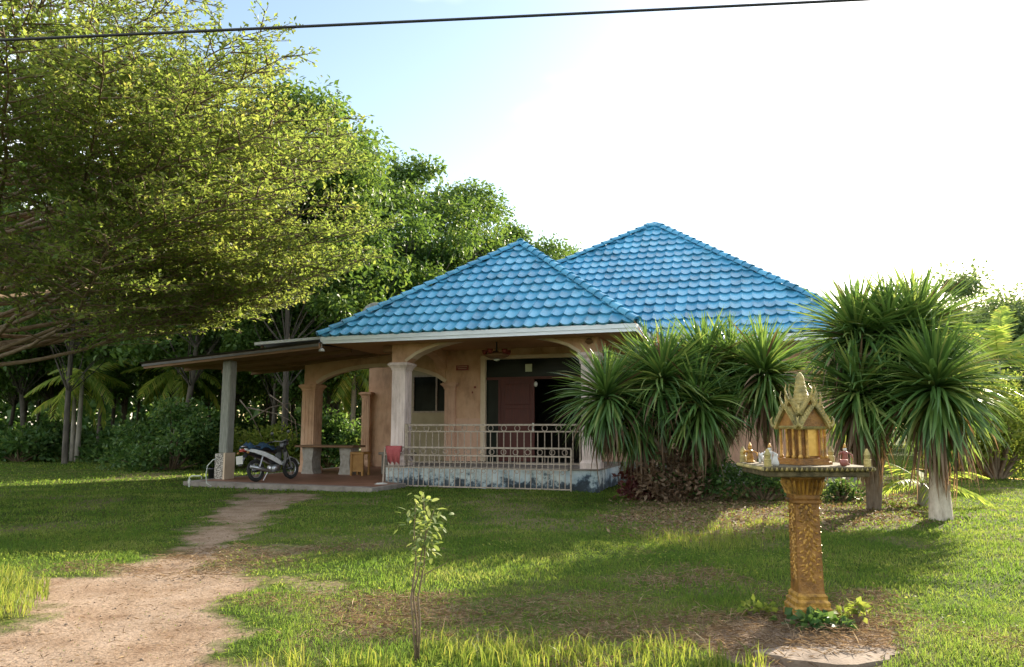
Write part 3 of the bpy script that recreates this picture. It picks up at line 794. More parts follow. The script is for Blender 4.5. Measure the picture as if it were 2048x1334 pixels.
mb = MB(); mb.box(-.02, 5.87, 3.39, 4.09, 3.985, 4.0); mb.build('soffit', M['beam'], mroof)
# porch front: single tiles; main front: the ones the porch roof leaves clear are single
tile_slope(proof, [E0, E1, PK], True)
PKw = (PK, E1)
def seen_main(p):       # right of the porch hip as one stands on the lawn, upper part of the slope
    return p.x > -.4 and p.x < 4.5 and p.z < 7.4 and p.x > -1.6 + (7.4 - p.z) * .25
tile_slope(mroof, [ML, MR_, RR, RL], True, seen_main)
tile_slope(proof, [E1, Vector((0, 3.35, ZT)), RB, PK], False)
tile_slope(proof, [Vector((-9, 3.35, ZT)), E0, PK, RB], False)
tile_slope(mroof, [MR_, BR, RR], False)
tile_slope(mroof, [BL, ML, RL], False)
UPZ = Vector((0, 0, .06))
ridge_line(proof, E1 + UPZ, PK + UPZ); ridge_line(proof, E0 + UPZ, PK + UPZ); ridge_line(proof, PK + UPZ, RB + UPZ)
ridge_line(mroof, MR_ + UPZ, RR + UPZ); ridge_line(mroof, ML + UPZ, RL + UPZ); ridge_line(mroof, RL + UPZ, RR + UPZ)

# ---- porch balustrade (fixed between the two front columns)
def lattice(parent, a0, a1, z0, z1, zr, step, b, ring_step, ring_r, names=('rail', 'baluster', 'ring'), extra=None, rail_r=.022):
    q = MB()
    def bar(x0, x1, z, r_): q.box(x0, x1, b - r_, b + r_, z - r_, z + r_)
    bar(a0, a1, z1, rail_r); bar(a0, a1, zr, rail_r * .8); bar(a0, a1, z0, rail_r * .8)
    q.box(a0 - .02, a0 + .02, b - .02, b + .02, z0 - .05, z1 - rail_r); q.box(a1 - .02, a1 + .02, b - .02, b + .02, z0 - .05, z1 - rail_r)
    if extra:
        for (x0, x1, z) in extra: bar(x0, x1, z, .011)
    q.build(names[0], M['metal_cream'], parent)
    me = MB().box(-.010, .010, -.010, .010, z0 + .018, zr - .018).mesh(names[1], M['metal_cream'])
    nn = int(round((a1 - a0) / step))
    for i in range(1, nn):
        link(names[1], me, parent, mtx=Matrix.Translation((a0 + (a1 - a0) * i / nn, b, 0)))
    mr_ = MB().torus(ring_r, .011, 14, 5, Matrix.Rotation(pi / 2, 4, 'X')).mesh(names[2], M['metal_cream'], True)
    nn = int(round((a1 - a0) / ring_step))
    for i in range(nn):
        link(names[2], mr_, parent, mtx=Matrix.Translation((a0 + (a1 - a0) * (i + .5) / nn, b, (z1 + zr) / 2)))
bal = link('balustrade', MB().box(-6.72, -6.66, .86, .92, .56, 1.72).mesh('balustrade', M['metal_cream']), house)
lattice(bal, -6.64, -1.66, .66, 1.68, 1.50, .195, .89, .385, .075)

# ------------------------------------------------------------------ carport
car = thing('carport', 'lean-to carport with brown sheet roof on one grey post', 'carport', hw(-12.25, .2), -TH)
def cl(a, b, z): return (a + 12.25, b - .2, z)
def cz(a, b): return 3.93 + (a + 9.0) * .066 + .03 * (b + .3)
q = MB()
N_ = 110
A0, A1, B0, B1 = -15.25, -8.9, -.32, 5.2
vs, fs = [], []
for i in range(N_ + 1):      # corrugations run down the slope (along a); ridges repeat along b
    b = B0 + (B1 - B0) * i / N_
    wv = .018 * cos(i * pi / 2 * 1.0)
    vs += [cl(A0, b, cz(A0, b) + wv + .06), cl(A1, b, cz(A1, b) + wv + .06)]
fs = [(2 * i, 2 * i + 1, 2 * i + 3, 2 * i + 2) for i in range(N_)]
q.add(vs, fs); q.build('roof_sheet', M['sheet'], car)
q = MB()
for b in (-.2, 1.5, 3.3, 4.9):
    q.add([cl(A0 + .15, b - .04, cz(A0, b) - .12), cl(A1, b - .04, cz(A1, b) - .12), cl(A1, b + .04, cz(A1, b) - .12), cl(A0 + .15, b + .04, cz(A0, b) - .12),
           cl(A0 + .15, b - .04, cz(A0, b) + .03), cl(A1, b - .04, cz(A1, b) + .03), cl(A1, b + .04, cz(A1, b) + .03), cl(A0 + .15, b + .04, cz(A0, b) + .03)],
          [(3, 2, 1, 0), (4, 5, 6, 7), (0, 1, 5, 4), (1, 2, 6, 5), (2, 3, 7, 6), (3, 0, 4, 7)])
q.build('rafter', M['timber'], car)
q = MB()
q.add([cl(A0 + .1, -.27, cz(A0, -.3) - .05), cl(A1, -.27, cz(A1, -.3) - .05), cl(A1, -.27, cz(A1, -.3) + .02), cl(A0 + .1, -.27, cz(A0, -.3) + .02),
       cl(A0 + .1, -.25, cz(A0, -.3) - .05), cl(A1, -.25, cz(A1, -.3) - .05), cl(A1, -.25, cz(A1, -.3) + .02), cl(A0 + .1, -.25, cz(A0, -.3) + .02)],
      [(3, 2, 1, 0), (4, 5, 6, 7), (0, 1, 5, 4), (1, 2, 6, 5), (2, 3, 7, 6), (3, 0, 4, 7)])
q.build('edge_board', M['sheet'], car)
q = MB()
vs = []
for x, y, z in ((A0 + .2, .0, -.02), (A1, .0, -.02), (A1, 5, -.02), (A0 + .2, 5, -.02)): vs.append(cl(x, y, cz(x, y) + z))
q.add(vs, [(0, 1, 2, 3)]); q.build('ceiling_board', M['timber'], car)
q = MB(); q.box(-.16, .15, -.15, .15, .85, 3.60); q.build('post', M['grey_post'], car, bevel=.03)
q = MB(); q.box(-.22, .10, -.22, .2, .1, .85); pn = q.build('plinth', M['speckle'], car, bevel=.02)
q = MB(); q.box(.104, .16, -.23, .21, .1, .87); q.build('plinth_edge', M['trim'], car)
q = MB()
q.add([cl(-11.3, .05, 4.11), cl(-9.03, .05, 4.20), cl(-9.03, 3.2, 4.20), cl(-11.3, 3.2, 4.11), cl(-11.3, .05, 4.03), cl(-9.03, .05, 4.12), cl(-9.03, 3.2, 4.12), cl(-11.3, 3.2, 4.03)],
      [(0, 1, 2, 3), (7, 6, 5, 4), (4, 5, 1, 0), (5, 6, 2, 1), (6, 7, 3, 2), (7, 4, 0, 3)])
us = q.build('upper_sheet', M['sheet_pale'], car)
for b_ in (.3, 2.9):
    x_, y_, z_ = cl(-11.2, b_, cz(-11.2, b_)); MB().box(x_ - .03, x_ + .03, y_ - .03, y_ + .03, z_ - .02, 4.03).build('prop', M['timber'], us)

# ------------------------------------------------------------------ gate panel standing against the porch base
gate = thing('metal_gate', 'cream metal gate panel with rings standing against the porch base', 'gate', hw(-4.5, .5), -TH)
gate.rotation_euler = (R(-4), 0, -TH)
lattice(gate, -2.68, 2.68, .03, 1.07, .86, .155, 0, .33, .07, extra=[(-2.6, 2.6, .52), (1.2, 2.6, .66)])
q = MB()
for i in range(17):
    x = -2.5 + i * .31
    q.torus(.05, .009, 12, 5, Matrix.Translation((x, 0, .46)) @ Matrix.Rotation(pi / 2, 4, 'X'))
q.build('scroll', M['metal_cream'], gate)

# ------------------------------------------------------------------ hanging and small things on the house
ch = thing('chandelier', 'dark ornate chandelier hanging under the porch ceiling', 'lamp', hw(-4.45, 2.2, 3.62))
q = MB(); q.tube([(0, 0, .63), (0, 0, .12)], .02, 8); q.lathe([(.05, .60), (.09, .63)], 12); q.build('stem', M['black_plastic'], ch)
q = MB(); q.lathe([(.05, -.02), (.20, .0), (.34, .06), (.38, .10), (.20, .16), (.06, .2)], 18); q.build('bowl', M['timber'], ch, True)
q = MB(); q.lathe([(.02, -.08), (.08, -.06), (.10, -.02)], 12); q.build('drop', M['lamp_glass'], ch, True)
for i in range(5):
    a = 2 * pi * i / 5 + .4
    arm = MB().tube([(0, 0, .1), (.2 * cos(a), .2 * sin(a), .05), (.36 * cos(a), .36 * sin(a), .14)], .014, 6).build('arm', M['black_plastic'], ch)
    MB().lathe([(.04, .12), (.075, .17), (.09, .25)], 10, Matrix.Translation((.36 * cos(a), .36 * sin(a), 0))).build('lamp_shade', M['maroon'], arm, True)
el = thing('eave_lamp', 'small white bulb lamp hanging from the porch roof corner', 'lamp', hw(-8.95, -.02, 3.76))
MB().tube([(0, 0, .21), (0, 0, .1)], .015, 6).build('cord', M['metal_cream'], el)
MB().lathe([(.09, 0), (.085, .04), (.03, .1)], 12).build('lamp_shade', M['ceramic'], el, True)
wlm = thing('wall_lamp', 'round brown lamp on the beam above the right porch column', 'lamp', hw(-1.38, .86, 3.86))
MB().lathe([(.03, -.07), (.1, -.03), (.11, .02), (.05, .08)], 12).build('lamp_shade', M['timber'], wlm, True)
MB().box(-.03, .03, .0, .06, .02, .1).build('bracket', M['black_plastic'], wlm)
sd = thing('satellite_dish', 'round satellite dish on the left slope of the porch roof', 'dish', hw(-8.75, 2.6, 4.62), -TH)
q = MB(); q.lathe([(.01, -.10), (.2, -.08), (.34, -.02), (.38, .03), (.36, .03), (.2, -.06), (.01, -.08)], 20, Matrix.Translation((0, -.1, .62)) @ Matrix.Rotation(R(62), 4, 'X') @ Matrix.Rotation(R(0), 4, 'Y')); q.build('reflector', M['grey_post'], sd, True)
MB().tube([(0, 0, -.3), (0, 0, .5), (0, -.08, .6)], .025, 8).build('mast', M['steel'], sd)
MB().tube([(0, -.1, .3), (0, -.5, .72)], .012, 6).build('feed_arm', M['steel'], sd)
# red cloth over the gate
q = MB(); nn = 9; vs = []
for i in range(nn):
    x = -.24 + .48 * i / (nn - 1)
    wv = .02 * sin(i * 1.9)
    vs += [(x * .9, .045 + wv * .5, -.16), (x, .035, 0.01), (x * 1.02, -.035 + wv, 0.0), (x * .86 + .01, -.055 + wv, -.20), (x * .74 + .02, -.05 + wv * 1.5, -.42 - .05 * (i % 3))]
q.add(vs, [(5 * i + k, 5 * i + 5 + k, 5 * i + 6 + k, 5 * i + 1 + k) for i in range(nn - 1) for k in range(4)])
rc = q.build('red_cloth', M['pink_cloth'], smooth=True)
rc.location = hw(-6.85, .47, 1.10); rc.rotation_euler = (0, 0, -TH)
md_ = rc.modifiers.new('thick', 'SOLIDIFY'); md_.thickness = .008
tag(rc, 'faded red cloth hung over the left end of the gate panel', 'cloth')
q = MB(); q.sphere((0, 0, .06), .22, .14, .09, 9, 6)
st = q.build('white_stone', M['ceramic']); st.location = gp(762, 976); st.rotation_euler = (0, 0, .3)
tag(st, 'white stone lying on the ground by the gate corner', 'stone')

# ------------------------------------------------------------------ motorbike
def make_bike():
    p = hw(0, 0); o = thing('motorbike', 'small black and white motorbike parked in the carport facing away', 'motorbike', (-6.85, 21.9, .104), R(-27))
    # local: +y forward, x right, wheels on z=0
    def wheel(y, nm):
        t = MB().torus(.235, .05, 26, 8, Matrix.Translation((0, y, .285)) @ Matrix.Rotation(pi / 2, 4, 'Y')).build(nm, M['rubber'], o, True)
        MB().torus(.188, .016, 24, 6, Matrix.Translation((0, y, .285)) @ Matrix.Rotation(pi / 2, 4, 'Y')).build('rim', M['steel'], t, True)
        s = MB()
        for k in range(14):
            a = 2 * pi * k / 14
            s.tube([(0.02 * (-1) ** k, y, .285), (0, y + .185 * cos(a), .285 + .185 * sin(a))], .0035, 4)
        s.build('spoke', M['steel'], t)
        MB().tube([(-.07, y, .285), (.07, y, .285)], .045, 12).build('hub', M['black_plastic'], t)
    wheel(-.6, 'rear_wheel'); wheel(.64, 'front_wheel')
    def sec(y, z, w, h, n=12, e=.7):
        return [(w * math.copysign(abs(cos(a)) ** e, cos(a)), y, z + h * math.copysign(abs(sin(a)) ** e, sin(a))) for a in [2 * pi * k / n for k in range(n)]]
    MB().loft([sec(-.98, .80, .05, .03), sec(-.85, .76, .10, .06), sec(-.55, .70, .135, .09), sec(-.2, .62, .13, .10), sec(.05, .50, .10, .12), sec(.18, .42, .08, .10)]).build('body', M['black_plastic'], o, True)
    q = MB()
    for s in (-1, 1):
        q.loft([[(s * (w0 - .012), y, z0), (s * (w0 + .012), y, z0), (s * (w0 + .012), y, z1), (s * (w0 - .012), y, z1)] for y, w0, z0, z1 in
                ((-1.02, .075, .80, .85), (-.75, .15, .72, .81), (-.45, .17, .62, .74), (-.15, .165, .50, .63), (.1, .135, .40, .52), (.22, .11, .38, .44))])
    q.build('side_panel', M['white_paint'], o)
    MB().loft([sec(-.86, .85, .09, .035), sec(-.65, .85, .135, .05), sec(-.35, .82, .14, .05), sec(-.1, .78, .12, .05), sec(.08, .72, .07, .04)]).build('seat', M['black_plastic'], o, True)
    q = MB(); q.tube([(-.09, -.55, .88), (-.10, -.95, .90), (-.04, -1.0, .90), (.04, -1.0, .90), (.10, -.95, .90), (.09, -.55, .88)], .012, 6); q.build('grab_rail', M['steel'], o)
    t = MB().loft([sec(-1.06, .80, .075, .035), sec(-.97, .80, .10, .045)]).build('tail_light', M['tail_red'], o)
    q = MB(); q.loft([[(-w, y, z), (w, y, z), (w, y, z + .02), (-w, y, z + .02)] for y, z, w in ((-.88, .70, .09), (-1.02, .60, .085), (-1.12, .42, .075))]); q.build('rear_mudguard', M['black_plastic'], o)
    pl_ = MB().box(-.11, .11, -1.13, -1.12, .46, .66).build('licence_plate', M['ceramic'], o)
    for s in (-1, 1):
        MB().sphere((s * .17, -1.0, .74), .035, .04, .03, 8, 5).build('turn_signal', M['orange_stool'], o)
    # leg shield, steering head, front
    q = MB()
    for s in (-1, 1):
        q.loft([[(s * .05, y, z), (s * w, y - .05, z), (s * w, y - .02, z), (s * .05, y + .03, z)] for y, z, w in ((.30, .30, .13), (.34, .5, .20), (.36, .72, .21), (.34, .9, .14))])
    q.build('leg_shield', M['black_plastic'], o)
    MB().loft([sec(.34, .84, .09, .05), sec(.40, .95, .13, .09), sec(.47, .97, .11, .07), sec(.52, .96, .06, .04)]).build('headlight_cowl', M['black_plastic'], o, True)
    MB().loft([sec(.50, .96, .075, .055), sec(.545, .955, .05, .04)]).build('headlight', M['lamp_glass'], o, True)
    hb = MB().tube([(-.33, .22, 1.0), (-.2, .30, 1.03), (0, .37, 1.0), (.2, .30, 1.03), (.33, .22, 1.0)], .014, 8).build('handlebar', M['steel'], o)
    for s in (-1, 1):
        MB().tube([(s * .25, .268, 1.02), (s * .37, .20, .995)], .02, 8).build('grip', M['rubber'], hb)
        mr = MB().tube([(s * .2, .3, 1.03), (s * .27, .32, 1.2)], .007, 6).build('mirror_stalk', M['black_plastic'], o)
        MB().sphere((s * .29, .31, 1.24), .065, .012, .045, 10, 6).build('mirror', M['black_plastic'], mr)
        MB().tube([(s * .065, .64, .285), (s * .065, .46, .72), (s * .05, .40, .86)], .02, 8).build('fork_leg', M['steel'], o)
        MB().tube([(s * .10, -.6, .30), (s * .12, -.45, .66)], .022, 8).build('shock_absorber', M['steel'], o)
    q = MB(); pts = [(0, .64 + .31 * cos(a), .285 + .31 * sin(a)) for a in np.linspace(R(20), R(150), 9)]
    q.loft([[(-.06, p[1], p[2] - .02), (0, p[1], p[2]), (.06, p[1], p[2] - .02), (0, p[1], p[2] - .012)] for p in pts]); q.build('front_mudguard', M['white_paint'], o)
    MB().loft([sec(-.12, .30, .10, .09), sec(.02, .32, .13, .11), sec(.16, .34, .11, .09)]).build('engine', M['steel'], o, True)
    MB().tube([(.12, .1, .24), (.15, -.2, .22), (.16, -.45, .28), (.16, -.9, .38)], [.02, .025, .045, .05], 10).build('exhaust_pipe', M['steel'], o, True)
    MB().tube([(-.12, -.6, .285), (-.10, -.1, .30)], .025, 6).build('swing_arm', M['black_plastic'], o)
    MB().tube([(-.08, -.08, .26), (-.22, -.14, .01)], .012, 6).build('side_stand', M['steel'], o)
    return o
bike = make_bike(); bike.scale = (1.1, 1.1, 1.1); bike.rotation_euler = (0, R(-6), R(-27))
# cloth on the seat
q = MB(); vs = []; n1, n2 = 9, 8
for i in range(n1):
    for j in range(n2):
        u_, v_ = i / (n1 - 1) - .5, j / (n2 - 1) - .5
        z = .93 - (abs(u_) * 2) ** 2.2 * .10 + .035 * sin(i * 2.1 + j * 1.3)
        vs.append((u_ * .36, -.50 + v_ * .95, z + .06 * sin(j * 1.7)))
q.add(vs, [(i * n2 + j, (i + 1) * n2 + j, (i + 1) * n2 + j + 1, i * n2 + j + 1) for i in range(n1 - 1) for j in range(n2 - 1)])
bc = q.build('blue_cloth', M['blue_cloth'], smooth=True); bc.location = (-6.85, 21.9, .104); bc.scale = (1.1, 1.1, 1.1); bc.rotation_euler = (0, R(-6), R(-27))
bc.modifiers.new('thick', 'SOLIDIFY').thickness = .02
tag(bc, 'dark blue cloth thrown over the motorbike seat', 'cloth')

# ------------------------------------------------------------------ furniture under the veranda
tb = thing('stone_table', 'long dark topped stone table behind the motorbike', 'table', (-6.0, 25.0, .104), -TH)
MB().box(-1.1, 1.1, -.4, .4, .86, .93).build('tabletop', M['timber'], tb, bevel=.015)
for x in (-.68, .72):
    q = MB(); q.prism([(x - .24, 0), (x + .24, 0), (x + .2, .1), (x + .16, .4), (x + .22, .86), (x - .22, .86), (x - .16, .4), (x - .2, .1)], -.25, .25); q.build('pedestal', M['stone_table'], tb)
sl = thing('ochre_stool', 'ochre square stool beside the long table', 'stool', hw(-9.35, 3.0, .104), -TH)
MB().box(-.24, .24, -.24, .24, .66, .74).build('seat', M['orange_stool'], sl, bevel=.01)
for x in (-.2, .2):
    for y in (-.2, .2): MB().box(x - .03, x + .03, y - .03, y + .03, 0, .66).build('leg', M['orange_stool'], sl)
MB().box(-.17, .17, -.2, -.17, .12, .66).build('front_board', M['orange_stool'], sl)
bn = thing('stone_bench', 'pale stone bench right of the ochre stool', 'bench', hw(-8.55, 4.0, .104), -TH)
MB().box(-.6, .6, -.2, .2, .62, .70).build('seat', M['stone_table'], bn, bevel=.01)
for x in (-.4, .4): MB().box(x - .1, x + .1, -.15, .15, 0, .62).build('leg', M['stone_table'], bn)
dc = thing('dark_chair', 'dark chair in the shade beside the left front column', 'chair', hw(-8.05, 3.5, .104), R(20))
MB().box(-.24, .24, -.24, .24, .42, .48).build('seat', M['black_plastic'], dc, bevel=.015)
MB().box(-.24, .24, .22, .26, .5, 1.0).build('backrest', M['black_plastic'], dc, bevel=.015)
for x in (-.2, .2):
    for y in (-.2, .2): MB().box(x - .025, x + .025, y - .025, y + .025, 0, .42).build('leg', M['black_plastic'], dc)
p = gp(441, 958, .0)
bk = thing('black_tub', 'black plastic tub standing beside the speckled plinth', 'tub', (p.x, p.y - .25, 0))
MB().lathe([(.26, 0), (.30, .32), (.325, .33), (.325, .36), (.29, .355), (.25, .05), (.01, .045)], 20).build('body', M['black_plastic'], bk, True)
p = gp(415, 972)
hp = MB().tube([(.1, 0, 0), (-.03, 0, .08), (-.06, 0, .3), (-.03, 0, .55), (.12, 0, .72), (.2, 0, .74)], .014, 8).build('bent_pipe', M['pvc'], smooth=True)
hp.location = p; tag(hp, 'thin pale bent pipe rising from the grass by the tub', 'pipe')
p = gp(378, 974)
tp = thing('garden_tap', 'small pale green standpipe tap in the grass', 'tap', p)
MB().tube([(0, 0, 0), (0, 0, .26), (.06, 0, .3), (.3, -.02, .3)], .018, 8).build('pipe', M['pvc'], tp)
MB().tube([(.3, -.02, .3), (.34, -.02, .27), (.34, -.02, .22)], .016, 8).build('spout', M['steel'], tp)
MB().box(-.03, .03, -.03, .03, .1, .2).build('valve', M['ceramic'], tp)

# ------------------------------------------------------------------ spirit house on its pillar
SP = (2.52, 6.62, 0)
sp = thing('spirit_house', 'golden spirit house shrine on a carved pillar in the front lawn', 'shrine', SP, R(-3))
q = MB()
q.lathe([(.165, -.05), (.165, .05), (.152, .06), (.156, .10), (.138, .115), (.142, .15), (.122, .17), (.126, .20), (.11, .22)], square=True); q.build('pillar_base', M['gold'], sp)
q = MB()
q.lathe([(.108, .22), (.104, .30), (.098, .95), (.102, 1.0)], square=True); sh = q.build('pillar_shaft', M['gold_brown'], sp)
q = MB(); rr = random.Random(3)
def relief_leaf(x, z, sc, ang, face):
    c_, s_ = cos(ang), sin(ang); pts = [(-.0, -.5), (.28, 0), (0, .5), (-.28, 0)]
    vv = []
    for (u_, v_) in pts: vv.append((x + (u_ * c_ - v_ * s_) * sc, z + (u_ * s_ + v_ * c_) * sc))
    vv.append((x, z))
    h = .100; off = [.003, .003, .003, .003, .016]
    if face == 0: v3 = [(a, -h - o_, b) for (a, b), o_ in zip(vv, off)]
    elif face == 1: v3 = [(-h - o_, -a, b) for (a, b), o_ in zip(vv, off)]
    else: v3 = [(h + o_, a, b) for (a, b), o_ in zip(vv, off)]
    q.add(v3, [(0, 1, 4), (1, 2, 4), (2, 3, 4), (3, 0, 4)])
for face in range(3):
    z = .33
    while z < .97:
        for sx in (-1, 1):
            relief_leaf(sx * rr.uniform(.015, .045), z + rr.uniform(-.01, .01), rr.uniform(.05, .065), sx * rr.uniform(.3, .9), face)
            relief_leaf(sx * rr.uniform(.055, .085), z + .02 + rr.uniform(-.01, .01), rr.uniform(.035, .05), sx * rr.uniform(.9, 1.9), face)
        relief_leaf(rr.uniform(-.01, .01), z + .025, .05, 0, face)
        z += .052
q.build('relief_leaves', M['gold'], sh, kind='stuff')
q = MB()
q.lathe([(.108, .955), (.118, .965), (.118, .985), (.104, .995), (.108, 1.0), (.108, 1.02), (.108, 1.03), (.135, 1.16), (.146, 1.17), (.146, 1.19), (.13, 1.195)], square=True)
cp = q.build('pillar_capital', M['gold_brown'], sp)
q = MB()
for face in range(4):
    rm = Matrix.Rotation(face * pi / 2, 4, 'Z')
    for i in range(7):
        x = -.093 + i * .031; xo = x * 1.2
        q.add([(x - .012, -.110, 1.035), (x + .012, -.110, 1.035), (xo + .014, -.132, 1.13), (xo, -.146, 1.165), (xo - .014, -.132, 1.13), (x, -.126, 1.035), (xo, -.156, 1.13)],
              [(0, 1, 5), (0, 5, 6, 4), (5, 1, 2, 6), (4, 6, 3), (6, 2, 3)], rm)
q.build('petal_row', M['gold'], cp)
q = MB(); q.box(-.41, .41, -.41, .41, 1.20, 1.25); q.box(-.44, .44, -.44, .44, 1.252, 1.285); tr_ = q.build('platform', M['tray'], sp, bevel=.008)
q = MB()
for face in range(4):
    rm = Matrix.Rotation(face * pi / 2, 4, 'Z')
    for i in range(22):
        x = -.42 + i * .04
        q.sphere((0, 0, 0), .014, .012, .018, 6, 4) if False else q.add([(x - .014, -.442, 1.25), (x + .014, -.442, 1.25), (x, -.442, 1.285), (x, -.462, 1.268)], [(0, 1, 3), (1, 2, 3), (2, 0, 3)], rm)
q.build('platform_beading', M['moss_gold'], tr_)
q = MB()
for sx, sy in ((-1, -1), (1, -1), (-1, 1), (1, 1)):
    q.lathe([(.03, 1.285), (.03, 1.34), (.022, 1.35), (.028, 1.38), (.008, 1.43)], 8, Matrix.Translation((sx * .40, sy * .40, 0)))
q.build('corner_finial', M['moss_gold'], tr_)
# little temple
TX, TY = .02, .0
tm = Matrix.Translation((TX, TY, 0)) @ Matrix.Rotation(R(20), 4, 'Z')
q = MB(); q.lathe([(.165, 1.287), (.165, 1.31), (.15, 1.315), (.15, 1.34)], mtx=tm, square=True); q.build('temple_base', M['gold_brown'], sp)
q = MB(); q.box(-.10, .10, -.095, .10, 1.342, 1.63, tm); q.build('temple_wall', M['gold_brown'], sp)
q = MB(); q.box(-.05, .075, -.103, -.096, 1.36, 1.60, tm); q.build('temple_door', M['mirror_gold'], sp)
for sx, sy in ((-1, -1), (1, -1), (-1, 1), (1, 1), (-.45, -1), (.72, -1), (-1, -.33), (-1, .33)):
    MB().lathe([(.02, 1.34), (.02, 1.36), (.012, 1.37), (.012, 1.59), (.02, 1.60), (.02, 1.62)], 8, tm @ Matrix.Translation((sx * .128, sy * .128, 0))).build('temple_post', M['gold'], sp, True)
def gable(parent, w, d, z0, z1, along, m, off=.0):
    q = MB(); t = .018
    # roof of two pitched slabs with gables at both ends; along 'y' or 'x'
    rm = tm if along == 'y' else tm @ Matrix.Rotation(pi / 2, 4, 'Z')
    k = 6
    left = [(-w * (1 - (i / k)) ** 1.0 , z0 + (z1 - z0) * (i / k) ** .82) for i in range(k + 1)]
    pr = left + [(-x, z) for x, z in left[-2::-1]]
    inner_ = [(x * .92, z - t) for x, z in pr[::-1]]
    q.prism(pr + inner_, -d, d, rm)
    r_ = q.build('temple_roof', m, parent)
    g = MB(); g.prism([(-w * .82, z0 + .004)] + [(x * .84, z0 + (z - z0) * .86) for x, z in pr] + [(w * .82, z0 + .004)], -d + .03, d - .03, rm)
    g.build('gable_panel', M['gold_brown'], r_)
    for y in (-d, d):
        f_ = MB()
        for s in (-1, 1):          # toothed barge boards and curled horns
            for i in range(9):
                a = i / 9
                xx = s * w * (1 - a); zz = z0 + (z1 - z0) * a ** .82
                f_.add([(xx - .012, y - .008, zz), (xx + .012, y - .008, zz), (xx + s * .014, y, zz + .035), (xx, y + .008, zz)], [(0, 1, 2), (1, 3, 2), (3, 0, 2), (0, 3, 1)], rm)
            f_.tube([(s * w, y, z0), (s * (w + .025), y, z0 + .02), (s * (w + .03), y, z0 + .06), (s * (w + .012), y, z0 + .09)], [.012, .011, .008, .002], 6, mtx=rm)
        f_.tube([(0, y, z1 - .01), (0, y + math.copysign(.02, y), z1 + .03), (0, y + math.copysign(.035, y), z1 + .08), (0, y + math.copysign(.02, y), z1 + .13)], [.014, .011, .007, .002], 6, mtx=rm)
        f_.build('roof_ornament', M['moss_gold'], r_)
    return r_
gable(sp, .155, .18, 1.61, 1.80, 'y', M['moss_gold'])
gable(sp, .15, .18, 1.605, 1.785, 'x', M['moss_gold'])
gable(sp, .10, .125, 1.715, 1.86, 'y', M['moss_gold'])
gable(sp, .10, .125, 1.71, 1.85, 'x', M['moss_gold'])
q = MB(); prof = [(.075, 1.80), (.075, 1.83)]
for i in range(6):
    r0 = .066 - i * .006; z = 1.83 + i * .035
    prof += [(r0, z), (r0 * 1.08, z + .01), (r0 * .95, z + .03)]
prof += [(.034, 2.045), (.018, 2.075), (.003, 2.09)]
q.lathe(prof, 12, tm); q.build('spire', M['moss_gold'], sp, True)

def figurine(name, label, cat, x, y, z, parts, s=1, rz=0):
    c_, s_ = cos(R(-3)), sin(R(-3))
    o = thing(name, label, cat, (SP[0] + x * c_ - y * s_, SP[1] + x * s_ + y * c_, z), rz)
    for nm, mbx, m in parts:
        for one in (mbx if isinstance(mbx, tuple) else (mbx,)): one.build(nm, m, o, True)
    return o
def dancer(k=1.0):
    b = MB().lathe([(.030 * k, 0), (.034 * k, .012), (.022 * k, .02), (.030 * k, .03), (.018 * k, .075), (.024 * k, .095), (.022 * k, .11), (.008 * k, .118)], 10)
    a = MB().tube([(-.022 * k, 0, .105), (-.05 * k, -.01, .085), (-.04 * k, -.03, .11)], .006 * k, 6)
    a2 = MB().tube([(.022 * k, 0, .105), (.05 * k, -.01, .085), (.042 * k, -.03, .06)], .006 * k, 6)
    h = MB().sphere((0, 0, .132), .016 * k, .016 * k, .019 * k, 8, 6)
    c = MB().lathe([(.017 * k, .143), (.012 * k, .155), (.003, .185)], 8)
    return b, (a, a2), h, c
def elephant():
    b = MB().sphere((0, 0, .055), .055, .032, .034, 10, 7)
    h = MB().sphere((-.055, 0, .07), .026, .024, .026, 8, 6).tube([(-.075, 0, .07), (-.088, 0, .045), (-.086, 0, .02)], [.012, .009, .006], 6).sphere((-.045, .026, .072), .014, .004, .02, 6, 4).sphere((-.045, -.026, .072), .014, .004, .02, 6, 4)
    l = []
    for sx in (-.03, .03):
        for sy in (-.018, .018): l.append(MB().tube([(sx, sy, .04), (sx, sy, 0)], .011, 6))
    return b, h, l
PT = 1.287
b, a, h, c = dancer(1.25)
figurine('golden_figurine', 'small golden dancer figurine at the left corner of the shrine platform', 'figurine', -.36, .30, PT, [('body', b, M['gold']), ('arm', a, M['gold']), ('head', h, M['gold']), ('crown', c, M['gold'])])
b, a, h, c = dancer(1.2)
figurine('pale_figurine', 'small pale dancer figurine nearest the shrine wall', 'figurine', -.285, -.06, PT, [('body', b, M['ceramic']), ('arm', a, M['ceramic']), ('head', h, M['ceramic']), ('crown', c, M['gold'])])
b, h, l = elephant()
figurine('white_elephant', 'small white elephant figurine between the dancers on the shrine platform', 'figurine', -.30, .13, PT, [('body', b, M['ceramic']), ('head', h, M['ceramic'])] + [('leg', x, M['ceramic']) for x in l], rz=R(75))
b, a, h, c = dancer(1.1)
figurine('dark_figurine', 'small dark red figurine at the right side of the shrine platform', 'figurine', .33, -.12, PT, [('body', b, M['porcelain_red']), ('arm', a, M['porcelain_red']), ('head', h, M['ceramic']), ('crown', c, M['gold'])])
q = MB().lathe([(.02, 0), (.03, .015), (.034, .05), (.026, .055), (.022, .03)], 10)
ip = q.build('incense_cup', M['porcelain_red'], smooth=True); ip.location = (SP[0] + .22, SP[1] - .34, PT); tag(ip, 'little red incense cup at the front of the shrine platform', 'cup')
q = MB().lathe([(.022, 0), (.032, .02), (.02, .06), (.012, .09), (.018, .1)], 10)
